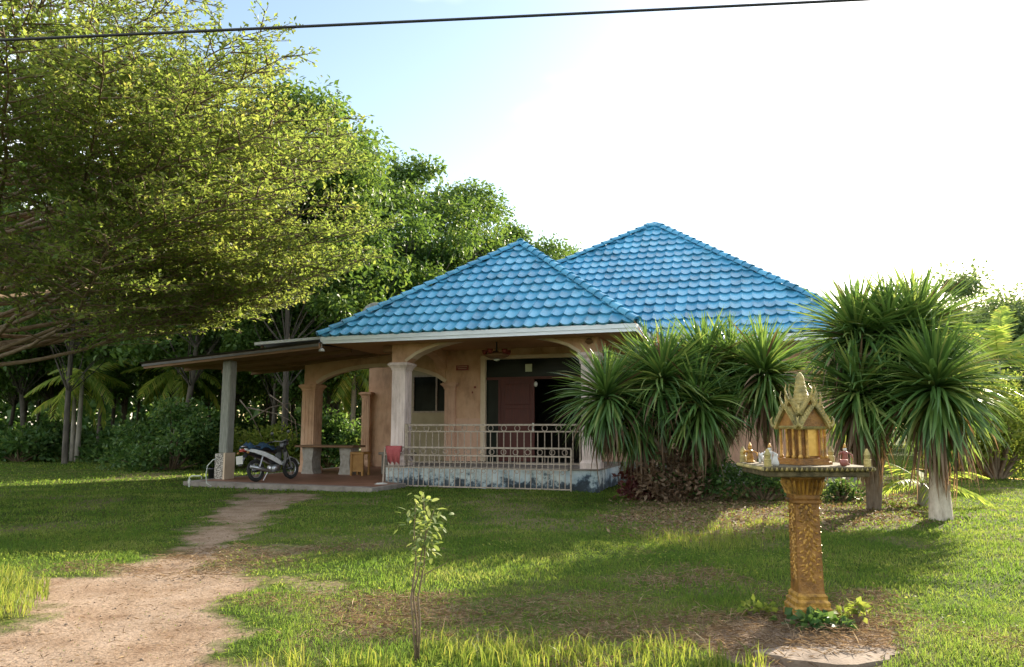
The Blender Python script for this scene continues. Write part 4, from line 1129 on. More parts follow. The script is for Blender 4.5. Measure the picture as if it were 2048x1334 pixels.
vz = q.build('offering_vase', M['ceramic'], smooth=True); vz.location = (SP[0] - .33, SP[1] - .30, PT); tag(vz, 'white offering vase at the near left corner of the shrine platform', 'vase')
# sandy concrete ring beside the pillar
q = MB(); vs = []; n = 26
for i in range(n):
    a = 2 * pi * i / n; r_ = .42 + .06 * sin(3 * a) + .03 * sin(7 * a)
    vs.append((r_ * cos(a) * 1.15, r_ * sin(a) * .5, .045)); vs.append((r_ * 1.02 * cos(a) * 1.15, r_ * 1.02 * sin(a) * .5, -.08))
q.add(vs, [tuple(2 * i for i in range(n))] + [(2 * i, 2 * i + 1, (2 * i + 3) % (2 * n), (2 * i + 2) % (2 * n)) for i in range(n)])
pad = q.build('concrete_pad', M['sand'], kind='structure'); g_ = gp(1630, 1306); pad.location = (g_.x + .12, g_.y, -.05)

# ------------------------------------------------------------------ overhead cable
c0, c1 = at(0, 80, 8.0), at(1700, 0, 8.6)
dv = (c1 - c0)
pts = []
for i in range(41):
    t = -2.2 + 5.2 * i / 40
    p = c0 + dv * t; p.z += .03 * (t - .5) ** 2 - .01
    pts.append(p)
cb = MB().tube(pts, .017, 8).build('power_cable', M['cable'], smooth=True)
tag(cb, 'black overhead cable crossing the top of the view', 'cable')

# ------------------------------------------------------------------ vegetation helpers
def branch_tube(mb, p0, p1, r0, r1, bend=.1, n=5, sides=6):
    p0, p1 = Vector(p0), Vector(p1); L = (p1 - p0).length
    off = Vector((random.uniform(-1, 1), random.uniform(-1, 1), random.uniform(-.2, 1))) * bend * L
    pts = [p0.lerp(p1, i / n) + off * sin(pi * i / n) for i in range(n + 1)]
    mb.tube(pts, [r0 + (r1 - r0) * i / n for i in range(n + 1)], sides, False)
    return pts

def tree_meshes(name, H, crown_r, crown_z0, nleaf, lsize, lmat, bark, trunk_r, clumps=26, seed=0, flat=.6, lean=.3):
    """a trunk with limbs, and a crown of leaf clumps with gaps"""
    random.seed(seed); g = np.random.default_rng(seed)
    mb_ = MB()
    top = Vector((random.uniform(-lean, lean), random.uniform(-lean, lean), H * .82))
    pts = branch_tube(mb_, (0, 0, -.1), top, trunk_r, trunk_r * .3, .03, 8, 8)
    C = []
    for i in range(clumps):
        t = g.uniform(0, 1); z = crown_z0 + (H - crown_z0) * t
        rr_ = crown_r * (sin(pi * (.12 + .80 * t)) ** .8) * g.uniform(.35, 1.0) ** .6
        a = g.uniform(0, 2 * pi); C.append((rr_ * cos(a), rr_ * sin(a), z * (1 - .0)))
        k = min(8, max(3, int(8 * (z * .8) / (H * .82))))
        branch_tube(mb_, pts[k - 1 if k > 0 else 0], C[-1], trunk_r * .2, trunk_r * .04, .12, 4, 5)
    C = np.array(C)
    idx = g.integers(0, clumps, nleaf)
    sz = g.uniform(.6, 1.25, clumps) * crown_r * .33
    off = g.normal(size=(nleaf, 3)) * np.array([1, 1, flat]) * .52
    ln = np.linalg.norm(off, axis=1, keepdims=True); off = off / np.maximum(ln, 1e-6) * np.minimum(ln, 1.0)
    P = C[idx] + off * sz[idx][:, None]
    D = unit(off * np.array([1, 1, .4]) + g.normal(size=(nleaf, 3)) * .8 + np.array([0, 0, -.35]))
    N = unit(g.normal(size=(nleaf, 3)) * .6 + np.array([0, 0, 1.0]) + off * .5)
    L = g.uniform(.7, 1.3, nleaf) * lsize
    V, F = leaves(P, D, N, L, L * .5)
    return mb_.mesh(name + '_trunk', bark, True), np_mesh(name + '_crown', V, F, lmat)
def plant_tree(name, label, cat, meshes, loc, rz, s, group=None, parts=('trunk', 'crown')):
    o = thing(name, label, cat, loc, rz, group); o.scale = (s, s, s) if not hasattr(s, '__len__') else s
    for nm, me in zip(parts, meshes):
        c = link(nm, me, o)
        if nm in ('crown', 'foliage'): c['kind'] = 'stuff'
    return o

# ------------------------------------------------------------------ big layered tree at the left
def big_tree():
    base = Vector((-12.6, 17.2, 0))
    o = thing('layered_tree', 'huge spreading tree with flat tiers of small leaves at the left', 'tree', base)
    random.seed(5); g = np.random.default_rng(5)
    tr = MB(); br = MB()
    tp = [Vector((0.25 * sin(z * .4), .2 * cos(z * .5) - .2, z)) for z in np.linspace(-.1, 14.5, 14)]
    tr.tube(tp, [.34 - .022 * i for i in range(14)], 10, False)
    LP, LD, LN = [], [], []
    def twig(p0, d, L, r0, lev):
        n = max(3, int(L / .35)); p = Vector(p0); d = Vector(d).normalized(); pts = [p.copy()]; ds = []
        for i in range(n):
            d = (d + Vector((random.gauss(0, .10), random.gauss(0, .10), random.gauss(.0, .05)))).normalized()
            if lev == 0: d.z = d.z * .8 + .06
            d.normalize(); ds.append(d.copy()); p = p + d * (L / n); pts.append(p.copy())
        k = len(pts)
        br.tube(pts, [max(.006, r0 * (1 - .88 * i / (k - 1))) for i in range(k)], 6 if lev == 0 else 4, False)
        if lev < 2:
            m = max(3, int(L / (.46 if lev == 0 else .30)))
            for j in range(m):
                t = (.30 if lev == 0 else .12) + (.70 if lev == 0 else .88) * (j + random.random() * .6) / m
                i = min(k - 2, int(t * (k - 1))); q_ = pts[i].lerp(pts[i + 1], min(1, t * (k - 1) - i))
                dd = ds[min(i, len(ds) - 1)]
                side = 1 if j % 2 else -1
                ang = side * random.uniform(.5, 1.15)
                e = Vector((dd.x * cos(ang) - dd.y * sin(ang), dd.x * sin(ang) + dd.y * cos(ang), dd.z * .5 + random.uniform(-.06, .20)))
                twig(q_, e, (L * (1 - t) * .52 + (.5 if lev == 0 else .22)) * random.uniform(.7, 1.15), max(.008, r0 * .36), lev + 1)
        if lev >= 1:
            m = int(L / (.055 if lev == 2 else .085))
            for j in range(m):
                t = (j + random.random()) / m
                i = min(k - 2, int(t * (k - 1))); q_ = pts[i].lerp(pts[i + 1], t * (k - 1) - i)
                if random.random() > .06 + .78 * min(1, math.hypot(q_.x, q_.y) / 7.5) ** 1.3: continue
                LP.append(q_); LD.append(ds[min(i, len(ds) - 1)])
    for z, az, L in ((3.2, -8, 10.4), (3.45, 8, 9.8), (3.6, -22, 9.6), (3.3, 24, 8.5), (4.0, 0, 10.6), (4.1, -38, 9.0), (4.4, 14, 10.2), (4.7, -14, 10.6), (5.1, 6, 10.4), (5.5, -4, 10.4), (5.9, -20, 10.0), (6.3, 8, 10.0), (3.0, -30, 8.5), (3.0, 2, 9.0)):
        j = int((z + .1) / 14.6 * 13); twig(Vector((tp[j].x, tp[j].y, z)), Vector((cos(R(az)), sin(R(az)), random.uniform(.0, .06))), L * .93, .055, 0)
    z = 3.3; i = 0
    while z < 14.2:
        maxr = 9.6 if z < 6.5 else max(3.2, 9.6 - (z - 6.5) * .80)
        for kk in range(3 if z < 8 else 2):
            if random.random() < .85: az = random.uniform(-75, 65)     # towards the garden
            else: az = random.uniform(0, 360)
            a = R(az); d = Vector((cos(a), sin(a), random.uniform(.0, .20)))
            L = maxr * random.uniform(.72, 1.04) * (1 if abs(az) < 80 else .7)
            j = min(12, max(0, int((z + .1) / 14.6 * 13)))
            twig(tp[j].lerp(tp[j + 1], .5) * 1.0 if False else Vector((tp[j].x, tp[j].y, z)), d, L, .07 - z * .0025, 0)
        z += .43
    P = np.array([tuple(p) for p in LP]); D0 = np.array([tuple(p) for p in LD])
    rep = 2
    P = np.repeat(P, rep, 0); D0 = np.repeat(D0, rep, 0); n = len(P)
    D = unit(D0 * .5 + g.normal(size=(n, 3)) * np.array([.8, .8, .45]) + np.array([0, 0, .22]))
    N = unit(g.normal(size=(n, 3)) * .55 + np.array([0, 0, 1]))
    L = g.uniform(.075, .14, n)
    V, F = leaves(P + g.normal(size=(n, 3)) * .035, D, N, L, L * .5)
    print('big tree leaves', n)
    tr.build('trunk', M['bark'], o, True)
    br.build('branches', M['bark_warm'], o, True, kind='stuff')
    link('crown', np_mesh('crown', V, F, M['leaf_big']), o, kind='stuff')
big_tree()

# ------------------------------------------------------------------ rubber plantation behind
RT = [tree_meshes('rubber_tree', 15, 3.9, 4.0, 19000, .26, M['leaf_rubber'], M['bark_dark'], .14, 46, 20 + k, .6, .5) for k in range(4)]
front = [(-14.5, 33, 1.12), (-9.3, 31, 1.05), (-11.8, 37, 1.05), (-7.6, 35.5, 1.0), (-5.6, 39.5, 1.04), (-2.6, 43.5, 1.03), (.9, 48, .97), (-1.2, 51, .93), (3.4, 54, .95), (5.8, 60, .95), (-20, 34, 1.05), (-8.5, 34.8, .76), (-6.6, 41.5, .80), (-10.6, 33.6, .80)]
flab = ['tall bright green rubber tree standing nearest behind the layered tree', 'tall rubber tree whose crown tops the treeline above the carport', 'full rubber tree crown half hidden behind the layered tree',
        'rubber tree whose crown stands out against the blue sky left of the roof', 'rubber tree above the left slope of the porch roof', 'rubber tree rising behind the porch roof peak on its left',
        'rubber tree whose crown ends the treeline beside the porch roof peak', 'small looking rubber tree just behind the porch roof peak', 'low rubber tree seen in the gap between the two blue roofs',
        'farthest rubber tree at the edge of the main roof', 'rubber tree at the far left edge behind the layered tree',
        'shorter leafy rubber tree just above the left roof corner', 'shorter leafy rubber tree above the middle of the left roof slope', 'shorter leafy rubber tree above the carport roof']
for i, (x, y, s) in enumerate(front):
    plant_tree('rubber_tree', flab[i], 'tree', RT[i % 4], (x, y, 0), i * 1.9, s, 'rubber trees at the edge of the plantation')
k = 0
for row in range(5):
    for c in range(11):
        x = -40 + c * 3.7 + random.uniform(-.7, .7) + row * 1.2; y = 40.5 + row * 5.5 + (c * -.1) + random.uniform(-1, 1)
        if x > -3 + row * 1.5 - 4: continue
        plant_tree('rubber_tree', 'slim pale trunk in the dark plantation rows behind the carport', 'tree', RT[(c + row) % 4], (x, y, 0), k * 2.3, random.uniform(.9, 1.08), 'rubber trees inside the plantation')
        k += 1
# the far side of the plantation, one mass
def far_wood():
    n = 26000
    x = rnd(n, -120, 8); y = 76 + rnd(n, 0, 16) + .0 * x; z = rng.uniform(0, 1, n) ** .9 * 14
    V, F = leaves(np.stack([x, y, z], 1), rng.normal(size=(n, 3)), rng.normal(size=(n, 3)), rnd(n, .8, 1.7), rnd(n, .5, 1.0))
    link('forest', np_mesh('forest', V, F, M['leaf_dark']), kind='stuff')
far_wood()
# right background trees
FT = [tree_meshes('far_tree', 9.5, 4.2, 1.6, 15000, .28, M['leaf_haze'], M['bark'], .2, 30, 40 + k, .7) for k in range(2)]
for i, (px, d, s, lb) in enumerate([(1890, 47, 1.12, 'round hazy green tree rising behind the right sword-leaf crown'), (1985, 50, .98, 'hazy tree behind the feathery palm at the right edge'), (2085, 46, 1.0, 'dim tree cut off by the right edge behind the palm'),
                                   (1760, 60, 1.05, 'far hazy tree hidden low behind the sword-leaf crowns')]):
    p = at(px, 860, d); plant_tree('far_tree', lb, 'tree', FT[i % 2], (p.x, p.y, 0), i * 1.3, s, 'trees beyond the right side of the lawn')
for i in range(10):
    x = 24 + i * 6.5; plant_tree('far_tree', 'distant tree in the row closing off the right side', 'tree', FT[i % 2], (x, 78 - i * 1.5, 0), i * 2.1, 1.15, 'far row of trees on the right')

# ------------------------------------------------------------------ shrubs
def shrub_meshes(rx, ry, h, n, size, lmat, seed, clumps=22, wid=.55, up=0.3):
    g = np.random.default_rng(seed); random.seed(seed)
    C = []
    for i in range(clumps):
        d = unit(g.normal(size=(1, 3)))[0]; d[2] = abs(d[2])
        r_ = g.uniform(.45, .95); C.append((d[0] * rx * r_, d[1] * ry * r_, .12 * h + d[2] * h * .82 * r_))
    C = np.array(C); mb_ = MB()
    for c in C: branch_tube(mb_, (c[0] * .15, c[1] * .15, -.03), c, .03 + .008 * h, .008, .1, 4, 5)
    idx = g.integers(0, clumps, n)
    off = g.normal(size=(n, 3)) * np.array([rx, ry, h * .55]) * .17
    P = C[idx] + off; P[:, 2] = np.maximum(P[:, 2], .03)
    D = unit(off / np.linalg.norm(off, axis=1, keepdims=True) + g.normal(size=(n, 3)) * .7 + np.array([0, 0, up]))
    N = unit(g.normal(size=(n, 3)) * .7 + np.array([0, 0, 1]))
    L = g.uniform(.7, 1.3, n) * size
    V, F = leaves(P, D, N, L, L * wid)
    return mb_.mesh('stems', M['bark_warm'], True), np_mesh('foliage', V, F, lmat)
def shrub(name, label, cat, loc, rx, ry, h, n, size, lmat, seed, group=None, **kw):
    return plant_tree(name, label, cat, shrub_meshes(rx, ry, h, n, size, lmat, seed, **kw), loc, 0, 1, group, ('stems', 'foliage'))
G = lambda px, d: (at(px, 860, d).x, d, 0)
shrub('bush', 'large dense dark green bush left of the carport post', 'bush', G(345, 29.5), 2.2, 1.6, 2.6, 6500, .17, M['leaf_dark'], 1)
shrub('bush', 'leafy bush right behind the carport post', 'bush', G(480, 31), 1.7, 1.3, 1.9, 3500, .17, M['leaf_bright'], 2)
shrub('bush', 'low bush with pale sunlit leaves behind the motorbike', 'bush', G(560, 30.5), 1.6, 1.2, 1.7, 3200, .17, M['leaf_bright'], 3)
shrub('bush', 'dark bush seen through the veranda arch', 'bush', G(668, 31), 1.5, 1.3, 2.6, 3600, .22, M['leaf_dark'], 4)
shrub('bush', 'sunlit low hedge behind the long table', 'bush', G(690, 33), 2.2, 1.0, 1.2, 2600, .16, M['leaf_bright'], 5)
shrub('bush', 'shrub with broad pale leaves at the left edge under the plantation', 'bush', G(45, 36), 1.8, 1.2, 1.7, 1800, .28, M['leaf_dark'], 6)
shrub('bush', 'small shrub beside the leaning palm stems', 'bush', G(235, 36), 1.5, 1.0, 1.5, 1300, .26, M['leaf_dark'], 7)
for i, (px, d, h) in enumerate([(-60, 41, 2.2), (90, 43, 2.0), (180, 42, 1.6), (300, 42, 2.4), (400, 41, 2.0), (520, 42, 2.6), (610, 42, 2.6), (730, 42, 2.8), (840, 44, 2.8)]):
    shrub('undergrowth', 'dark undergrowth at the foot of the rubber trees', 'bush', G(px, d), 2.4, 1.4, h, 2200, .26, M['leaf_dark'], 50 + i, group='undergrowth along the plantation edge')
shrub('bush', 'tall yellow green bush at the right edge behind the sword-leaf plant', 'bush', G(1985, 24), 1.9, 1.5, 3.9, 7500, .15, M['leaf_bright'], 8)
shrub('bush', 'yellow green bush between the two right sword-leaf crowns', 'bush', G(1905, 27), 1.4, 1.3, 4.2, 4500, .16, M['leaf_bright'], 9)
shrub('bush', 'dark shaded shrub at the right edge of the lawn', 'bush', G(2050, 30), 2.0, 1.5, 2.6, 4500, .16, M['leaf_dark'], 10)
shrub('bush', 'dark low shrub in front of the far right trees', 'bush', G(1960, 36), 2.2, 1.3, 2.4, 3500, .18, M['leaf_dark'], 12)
shrub('low_shrub', 'low leafy shrub at the foot of the left sword-leaf trunks', 'shrub', (4.2, 17.0, 0), .95, .7, 1.05, 2200, .11, M['leaf_dark'], 13)
shrub('low_shrub', 'spreading low shrub behind the shrine pillar on its left', 'shrub', (5.6, 17.0, 0), 1.1, .7, .85, 1700, .10, M['leaf_dark'], 14)
shrub('low_shrub', 'small shrub with reddish leaves under the leftmost sword-leaf crown', 'shrub', (3.05, 17.4, 0), .7, .5, 1.0, 900, .13, M['leaf_red'], 15)
shrub('low_shrub', 'small dark shrub right of the shrine pillar', 'shrub', (7.2, 16.8, 0), .5, .4, .6, 700, .10, M['leaf_dark'], 16)
shrub('low_shrub', 'brownish dry bush under the left sword-leaf crowns', 'shrub', (3.55, 16.9, 0), .85, .6, 1.45, 2000, .13, M['leaf_dry'], 17)
shrub('weed_clump', 'clump of broad green weeds at the foot of the shrine pillar', 'weeds', (2.42, 6.30, .0), .30, .16, .16, 130, .075, M['leaf_dark'], 18, clumps=8, wid=.8)
shrub('weed_clump', 'small green weeds right of the shrine pillar base', 'weeds', (2.86, 6.52, .0), .18, .14, .18, 90, .06, M['leaf_bright'], 19, clumps=6, wid=.7)
shrub('weed_clump', 'small green weeds behind the shrine pillar on its left', 'weeds', (2.12, 6.75, .0), .18, .12, .15, 80, .06, M['leaf_bright'], 23, clumps=6, wid=.7)

# ------------------------------------------------------------------ palms
def frond_mesh(L, droop, lw, ll, seed, n=26, m=None):
    random.seed(seed); mb_ = MB(); pts = []
    for i in range(n + 1):
        t = i / n; pts.append(Vector((L * (t - .12 * t * t), 0, droop * (-(t ** 2)) * L * .6)))
    mb_.tube(pts, [.022 * (1 - .85 * i / n) for i in range(n + 1)], 5, False)
    for i in range(3, n):
        for s in (-1, 1):
            p = pts[i]; t = i / n; l = ll * sin(pi * (.15 + .8 * t)) * random.uniform(.85, 1.1)
            d = Vector((.55, s * .8, -.45 - random.uniform(0, .4))).normalized(); w = Vector((lw * .5, 0, 0))
            mid = p + d * l * .5; e = p + d * l + Vector((0, 0, -.14 * l))
            mb_.add([p - w, p + w, mid + w * 1.2, mid - w * 1.2, e], [(0, 1, 2, 3), (3, 2, 4)])
    return mb_.mesh('frond', m or M['leaf_palm'])
FR = [frond_mesh(3.0, .55 + .2 * k, .085, .85, 60 + k) for k in range(3)]
def palm(label, loc, th, nf, s, az0=0, el=(.9, -.2), lean=.0, cat='palm'):
    o = thing('palm_tree', label, cat, loc, 0)
    pts = [(lean * (i / 6) ** 1.5, 0, th * i / 6 - .05) for i in range(7)]
    MB().tube(pts, [.13 - .008 * i for i in range(7)], 9).build('trunk', M['bark_pale'], o, True)
    for i in range(nf):
        az = az0 + i * 2.4; e = el[0] + (el[1] - el[0]) * i / max(1, nf - 1)
        link('frond', FR[i % 3], o, mtx=Matrix.Translation((lean, 0, th - .05)) @ Matrix.Rotation(az, 4, 'Z') @ Matrix.Rotation(-e, 4, 'Y') @ Matrix.Scale(s * random.uniform(.85, 1.1), 4))
    return o
p = gp(155, 921); d_ = 36
palm('slender coconut palm in front of the plantation with drooping fronds', G(158, 36), 4.3, 10, .95, .3, (.6, -.8))
palm('second thinner palm stem beside the slender coconut palm', G(148, 36.4), 3.4, 4, .7, 1.8, (.3, -.9), -.1)
palm('young palm with yellowing fronds under the carport roof edge', G(352, 37.5), 4.6, 11, .95, 1.1, (.5, -1.0))
palm('young palm with a bright frond seen through the veranda arch', G(705, 34), 4.6, 9, .9, 2.5, (.5, -.9))
palm('tall feathery palm against the white sky at the right', G(2008, 40), 5.2, 12, 1.25, .8, (1.35, .1))
palm('low feathery palm among the right sword-leaf plants', (8.6, 16.0, 0), .5, 8, .45, .3, (1.0, -.1))

# bare branches behind the carport
q = MB()
for (p0, p1) in (((495, 815), (610, 850)), ((480, 800), (520, 860)), ((540, 790), (590, 835)), ((500, 840), (580, 800))):
    q.tube([at(p0[0], p0[1], 30), at((p0[0] + p1[0]) / 2, (p0[1] + p1[1]) / 2 - 5, 29.8), at(p1[0], p1[1] + 6, 29.6)], [.03, .02, .012], 6)
    q.tube([at(p1[0], p1[1] + 6, 29.6), at(p1[0] + 5, 880, 29.6)], [.012, .012], 5)
bb_ = q.build('fallen_branch', M['bark'], smooth=True); tag(bb_, 'bare pale branches lying in the bushes behind the motorbike', 'branch')

# ------------------------------------------------------------------ sword-leaf plants (dracaena)
def sword_mesh(L, droop, w, m, seed):
    random.seed(seed); n = 6; vs = []; fs = []
    x = z = 0; a = 0
    for i in range(n + 1):
        t = i / n; ww = w * (.55 + .45 * min(1, t * 4)) * (1 - (max(0, t - .55) / .45) ** 1.5 * .95)
        vs += [(x, -ww / 2, z + ww * .12), (x, 0, z), (x, ww / 2, z + ww * .12)]
        a = -droop * (t ** 1.4); x += L / n * cos(a); z += L / n * sin(a)
    for i in range(n):
        fs += [(3 * i, 3 * i + 3, 3 * i + 4, 3 * i + 1), (3 * i + 1, 3 * i + 4, 3 * i + 5, 3 * i + 2)]
    mb_ = MB(); mb_.add(vs, fs); me = bpy.data.meshes.new('leaf'); me.from_pydata(mb_.v, [], mb_.f); me.materials.append(m); me.shade_smooth()
    return me
SW = [sword_mesh(1.0, d, .056, M['leaf_dracaena'], i) for i, d in enumerate((.12, .32, .55, .85, .45, 1.25))]
SWD = [sword_mesh(1.0, d, .045, M['leaf_dry'], i) for i, d in enumerate((.2, .5, .9))]
def rosette(parent, c, n, L, nsingle, dryn=30, seed=0, stretch=1.0):
    random.seed(seed)
    items = []
    for i in range(n):
        t = (i + .5) / n
        el = math.asin(max(-.93, min(.998, .998 - 1.9 * t ** .95 + random.gauss(0, .09))))     # from upright to hanging
        az = i * 2.39996 + random.gauss(0, .35)
        l = L * random.uniform(.78, 1.12) * (.9 if el > 1.0 else 1.0)
        items.append((az, el, l, SW[random.choice((0, 1, 4) if el > .7 else ((1, 2, 3, 4) if el > .1 else (2, 3, 5)))]))
    order = sorted(range(n), key=lambda i: sin(items[i][0]) * cos(items[i][1]))     # nearest the lawn first
    singles = set(order[:nsingle])
    rest = bmesh.new(); body = []
    for i, (az, el, l, me) in enumerate(items):
        mtx = Matrix.Rotation(az, 4, 'Z') @ Matrix.Rotation(-el, 4, 'Y') @ Matrix.Translation((.03, 0, -.12 + .24 * (1 - i / n))) @ Matrix.Rotation(random.gauss(0, .3), 4, 'X') @ Matrix.Diagonal((l, 1, l, 1))
        if i in singles: body.append((me, mtx))
        else:
            t_ = me.copy(); t_.transform(mtx)
            if random.random() < (.05 if i < n * .6 else .16): t_.polygons.foreach_set('material_index', [1] * len(t_.polygons))
            rest.from_mesh(t_); bpy.data.meshes.remove(t_)
    me = bpy.data.meshes.new('leaf_rosette'); rest.to_mesh(me); rest.free(); me.materials.append(M['leaf_dracaena']); me.materials.append(M['leaf_dry']); me.shade_smooth()
    ro = link('leaf_rosette', me, parent, kind='stuff', mtx=Matrix.Translation(c))
    for m_, mt in body: link('leaf', m_, ro, mtx=mt)
    if dryn:
        rest = bmesh.new()
        for i in range(dryn):
            mtx = Matrix.Rotation(i * 2.4, 4, 'Z') @ Matrix.Rotation(R(random.uniform(62, 88)), 4, 'Y') @ Matrix.Translation((random.uniform(.0, .35), 0, .05)) @ Matrix.Diagonal((random.uniform(.85, 1.3) * L, 1, L, 1))
            t_ = SWD[i % 3].copy(); t_.transform(mtx); rest.from_mesh(t_); bpy.data.meshes.remove(t_)
        me = bpy.data.meshes.new('dry_leaf_skirt'); rest.to_mesh(me); rest.free(); me.materials.append(M['leaf_dry']); me.shade_smooth()
        link('dry_leaf_skirt', me, parent, kind='stuff', mtx=Matrix.Translation(c))
def dracaena(label, base, heads, trunk_mat, r0, white_to=None, seed=0, per=60, dry_n=30):
    o = thing('sword_leaf_plant', label, 'plant', base)
    b = Vector(base)
    for i, (c, n, L) in enumerate(heads):
        c = Vector(c) - b
        st_ = Vector((c.x * .06, c.y * .06, -.08))
        pts = [st_]
        for t in (.2, .45, .7, .9, 1):
            pts.append(Vector((c.x * t ** 1.15, c.y * t ** 1.15, -.05 + (c.z + .05) * t ** .9)))
        MB().tube(pts, [r0, r0 * .85, r0 * .72, r0 * .65, r0 * .6, r0 * .5], 9, False).build('trunk', trunk_mat, o, True)
        rosette(o, c, n, L, per, dry_n, seed + i)
    return o
dracaena('multi-stemmed sword-leaf plant with drooping crowns in front of the porch', (4.26, 17.1, 0),
         [((2.1, 16.7, 2.25), 520, 1.35), ((3.4, 16.9, 2.65), 560, 1.5), ((4.5, 17.5, 3.0), 540, 1.5), ((5.65, 16.8, 2.75), 560, 1.5), ((4.1, 16.5, 2.1), 430, 1.35), ((2.9, 17.2, 1.75), 330, 1.15), ((3.2, 17.9, 2.85), 330, 1.4), ((5.2, 17.7, 3.0), 360, 1.4)], M['bark'], .17, seed=100, per=37, dry_n=34)
dracaena('sword-leaf plant with whitewashed thick trunk on the right lawn', (7.62, 13.65, 0),
         [((7.65, 13.55, 2.3), 720, 1.5)], M['white_trunk'], .205, seed=200, per=280, dry_n=130)
dracaena('tall sword-leaf plant behind the whitewashed one with a high crown', (7.1, 15.1, 0),
         [((6.9, 14.9, 3.35), 600, 1.5), ((8.0, 14.7, 3.4), 620, 1.55), ((7.4, 14.6, 3.4), 460, 1.4), ((6.65, 14.4, 2.25), 540, 1.35)], M['bark'], .10, seed=300, per=70, dry_n=120)

# ------------------------------------------------------------------ sapling
def sapling():
    base = gp(832, 1326); o = thing('sapling', 'thin young sapling with pale leaves in the front grass', 'sapling', base)
    random.seed(9); d = base.y
    def rel(px, py, dy=0): return at(px, py, d + dy) - base
    stems = [[(832, 1332), (828, 1270), (822, 1200), (832, 1120), (828, 1060), (832, 1000)], [(836, 1330), (840, 1240), (836, 1195), (848, 1130), (852, 1060), (846, 985)], [(833, 1330), (834, 1250), (826, 1190), (836, 1150), (846, 1090), (868, 1020)]]
    tips = []
    for k, s in enumerate(stems):
        pts = [rel(px, py, random.uniform(-.03, .03)) for px, py in s]; pts[0].z = -.03
        MB().tube(pts, [.008, .0075, .007, .0055, .004, .002], 6).build('stem', M['bark_warm'], o, True)
        tips.append(pts)
    MB().tube([rel(848, 1150), rel(868, 1138), rel(893, 1126)], [.004, .003, .002], 5).build('twig', M['bark_warm'], o)
    MB().tube([rel(832, 1130), rel(850, 1135), rel(849, 1165)], [.004, .003, .003], 5).build('twig', M['bark_warm'], o)
    lm = []
    for k in range(3):
        me = MB(); w = .5; n = 5; vs = []
        for i in range(n + 1):
            t = i / n; ww = .40 * sin(pi * min(1, .08 + t * .92)) ** .8
            vs += [(t, -ww / 2, .06 * ww - .25 * t * t * (.5 + .5 * k)), (t, 0, -.25 * t * t * (.5 + .5 * k)), (t, ww / 2, .06 * ww - .25 * t * t * (.5 + .5 * k))]
        me.add(vs, [f for i in range(n) for f in ((3 * i, 3 * i + 3, 3 * i + 4, 3 * i + 1), (3 * i + 1, 3 * i + 4, 3 * i + 5, 3 * i + 2))])
        lm.append(me.mesh('leaf', M['leaf_sapling'], True))
    for i in range(170):
        pts = tips[i % 3]; t = random.uniform(.62, 1.0) ** .8
        f = t * 5; j = min(4, int(f)); p = pts[j].lerp(pts[j + 1], f - j)
        p = p + Vector((random.gauss(.014, .05), random.gauss(0, .045), random.gauss(0, .012)))
        L = random.uniform(.042, .075)
        link('leaf', lm[i % 3], o, mtx=Matrix.Translation(p) @ Matrix.Rotation(random.uniform(0, 2 * pi), 4, 'Z') @ Matrix.Rotation(random.uniform(-.5, .9), 4, 'Y') @ Matrix.Rotation(random.gauss(0, .5), 4, 'X') @ Matrix.Scale(L, 4))
sapling()

# ------------------------------------------------------------------ grass
def blades(x, y, z, h, w, lean, name, m, seg2=True):
    n = len(x); a = rnd(n, 0, 2 * pi); b = rnd(n, 0, 2 * pi)
    wx, wy = np.cos(a) * w * .5, np.sin(a) * w * .5
    lx, ly = np.cos(b) * lean * h, np.sin(b) * lean * h
    P0 = np.stack([x - wx, y - wy, z], 1); P1 = np.stack([x + wx, y + wy, z], 1)
    M0 = np.stack([x - wx * .8 + lx * .3, y - wy * .8 + ly * .3, z + h * .6], 1); M1 = np.stack([x + wx * .8 + lx * .3, y + wy * .8 + ly * .3, z + h * .6], 1)
    Tt = np.stack([x + lx, y + ly, z + h * (1 - .25 * lean)], 1)
    V = np.stack([P0, P1, M1, M0, Tt], 1).reshape(-1, 3)
    i = np.arange(n)[:, None] * 5
    F = np.concatenate([i + np.array([[0, 1, 2]]), i + np.array([[0, 2, 3]]), i + np.array([[3, 2, 4]])], 1).reshape(-1, 3)
    return V, F
def excl(x, y):
    a = (x - HO.x) * HU.x + (y - HO.y) * HU.y; b = (x - HO.x) * HV.x + (y - HO.y) * HV.y
    return ((a > -12.75) & (a < -6.4) & (b > -.93 - (a + 12.75) * .0794)) | ((a > -7.3) & (a < 5.2) & (b > .74) & ((a < -1.15) | (b > 4.0)))
def field(n, y0, y1, hf, wf):
    """points in the view wedge between depths y0 and y1, a margin either side"""
    y = np.sqrt(rnd(n, y0 * y0, y1 * y1)); x = rnd(n, -.80, .80) * y
    return x, y
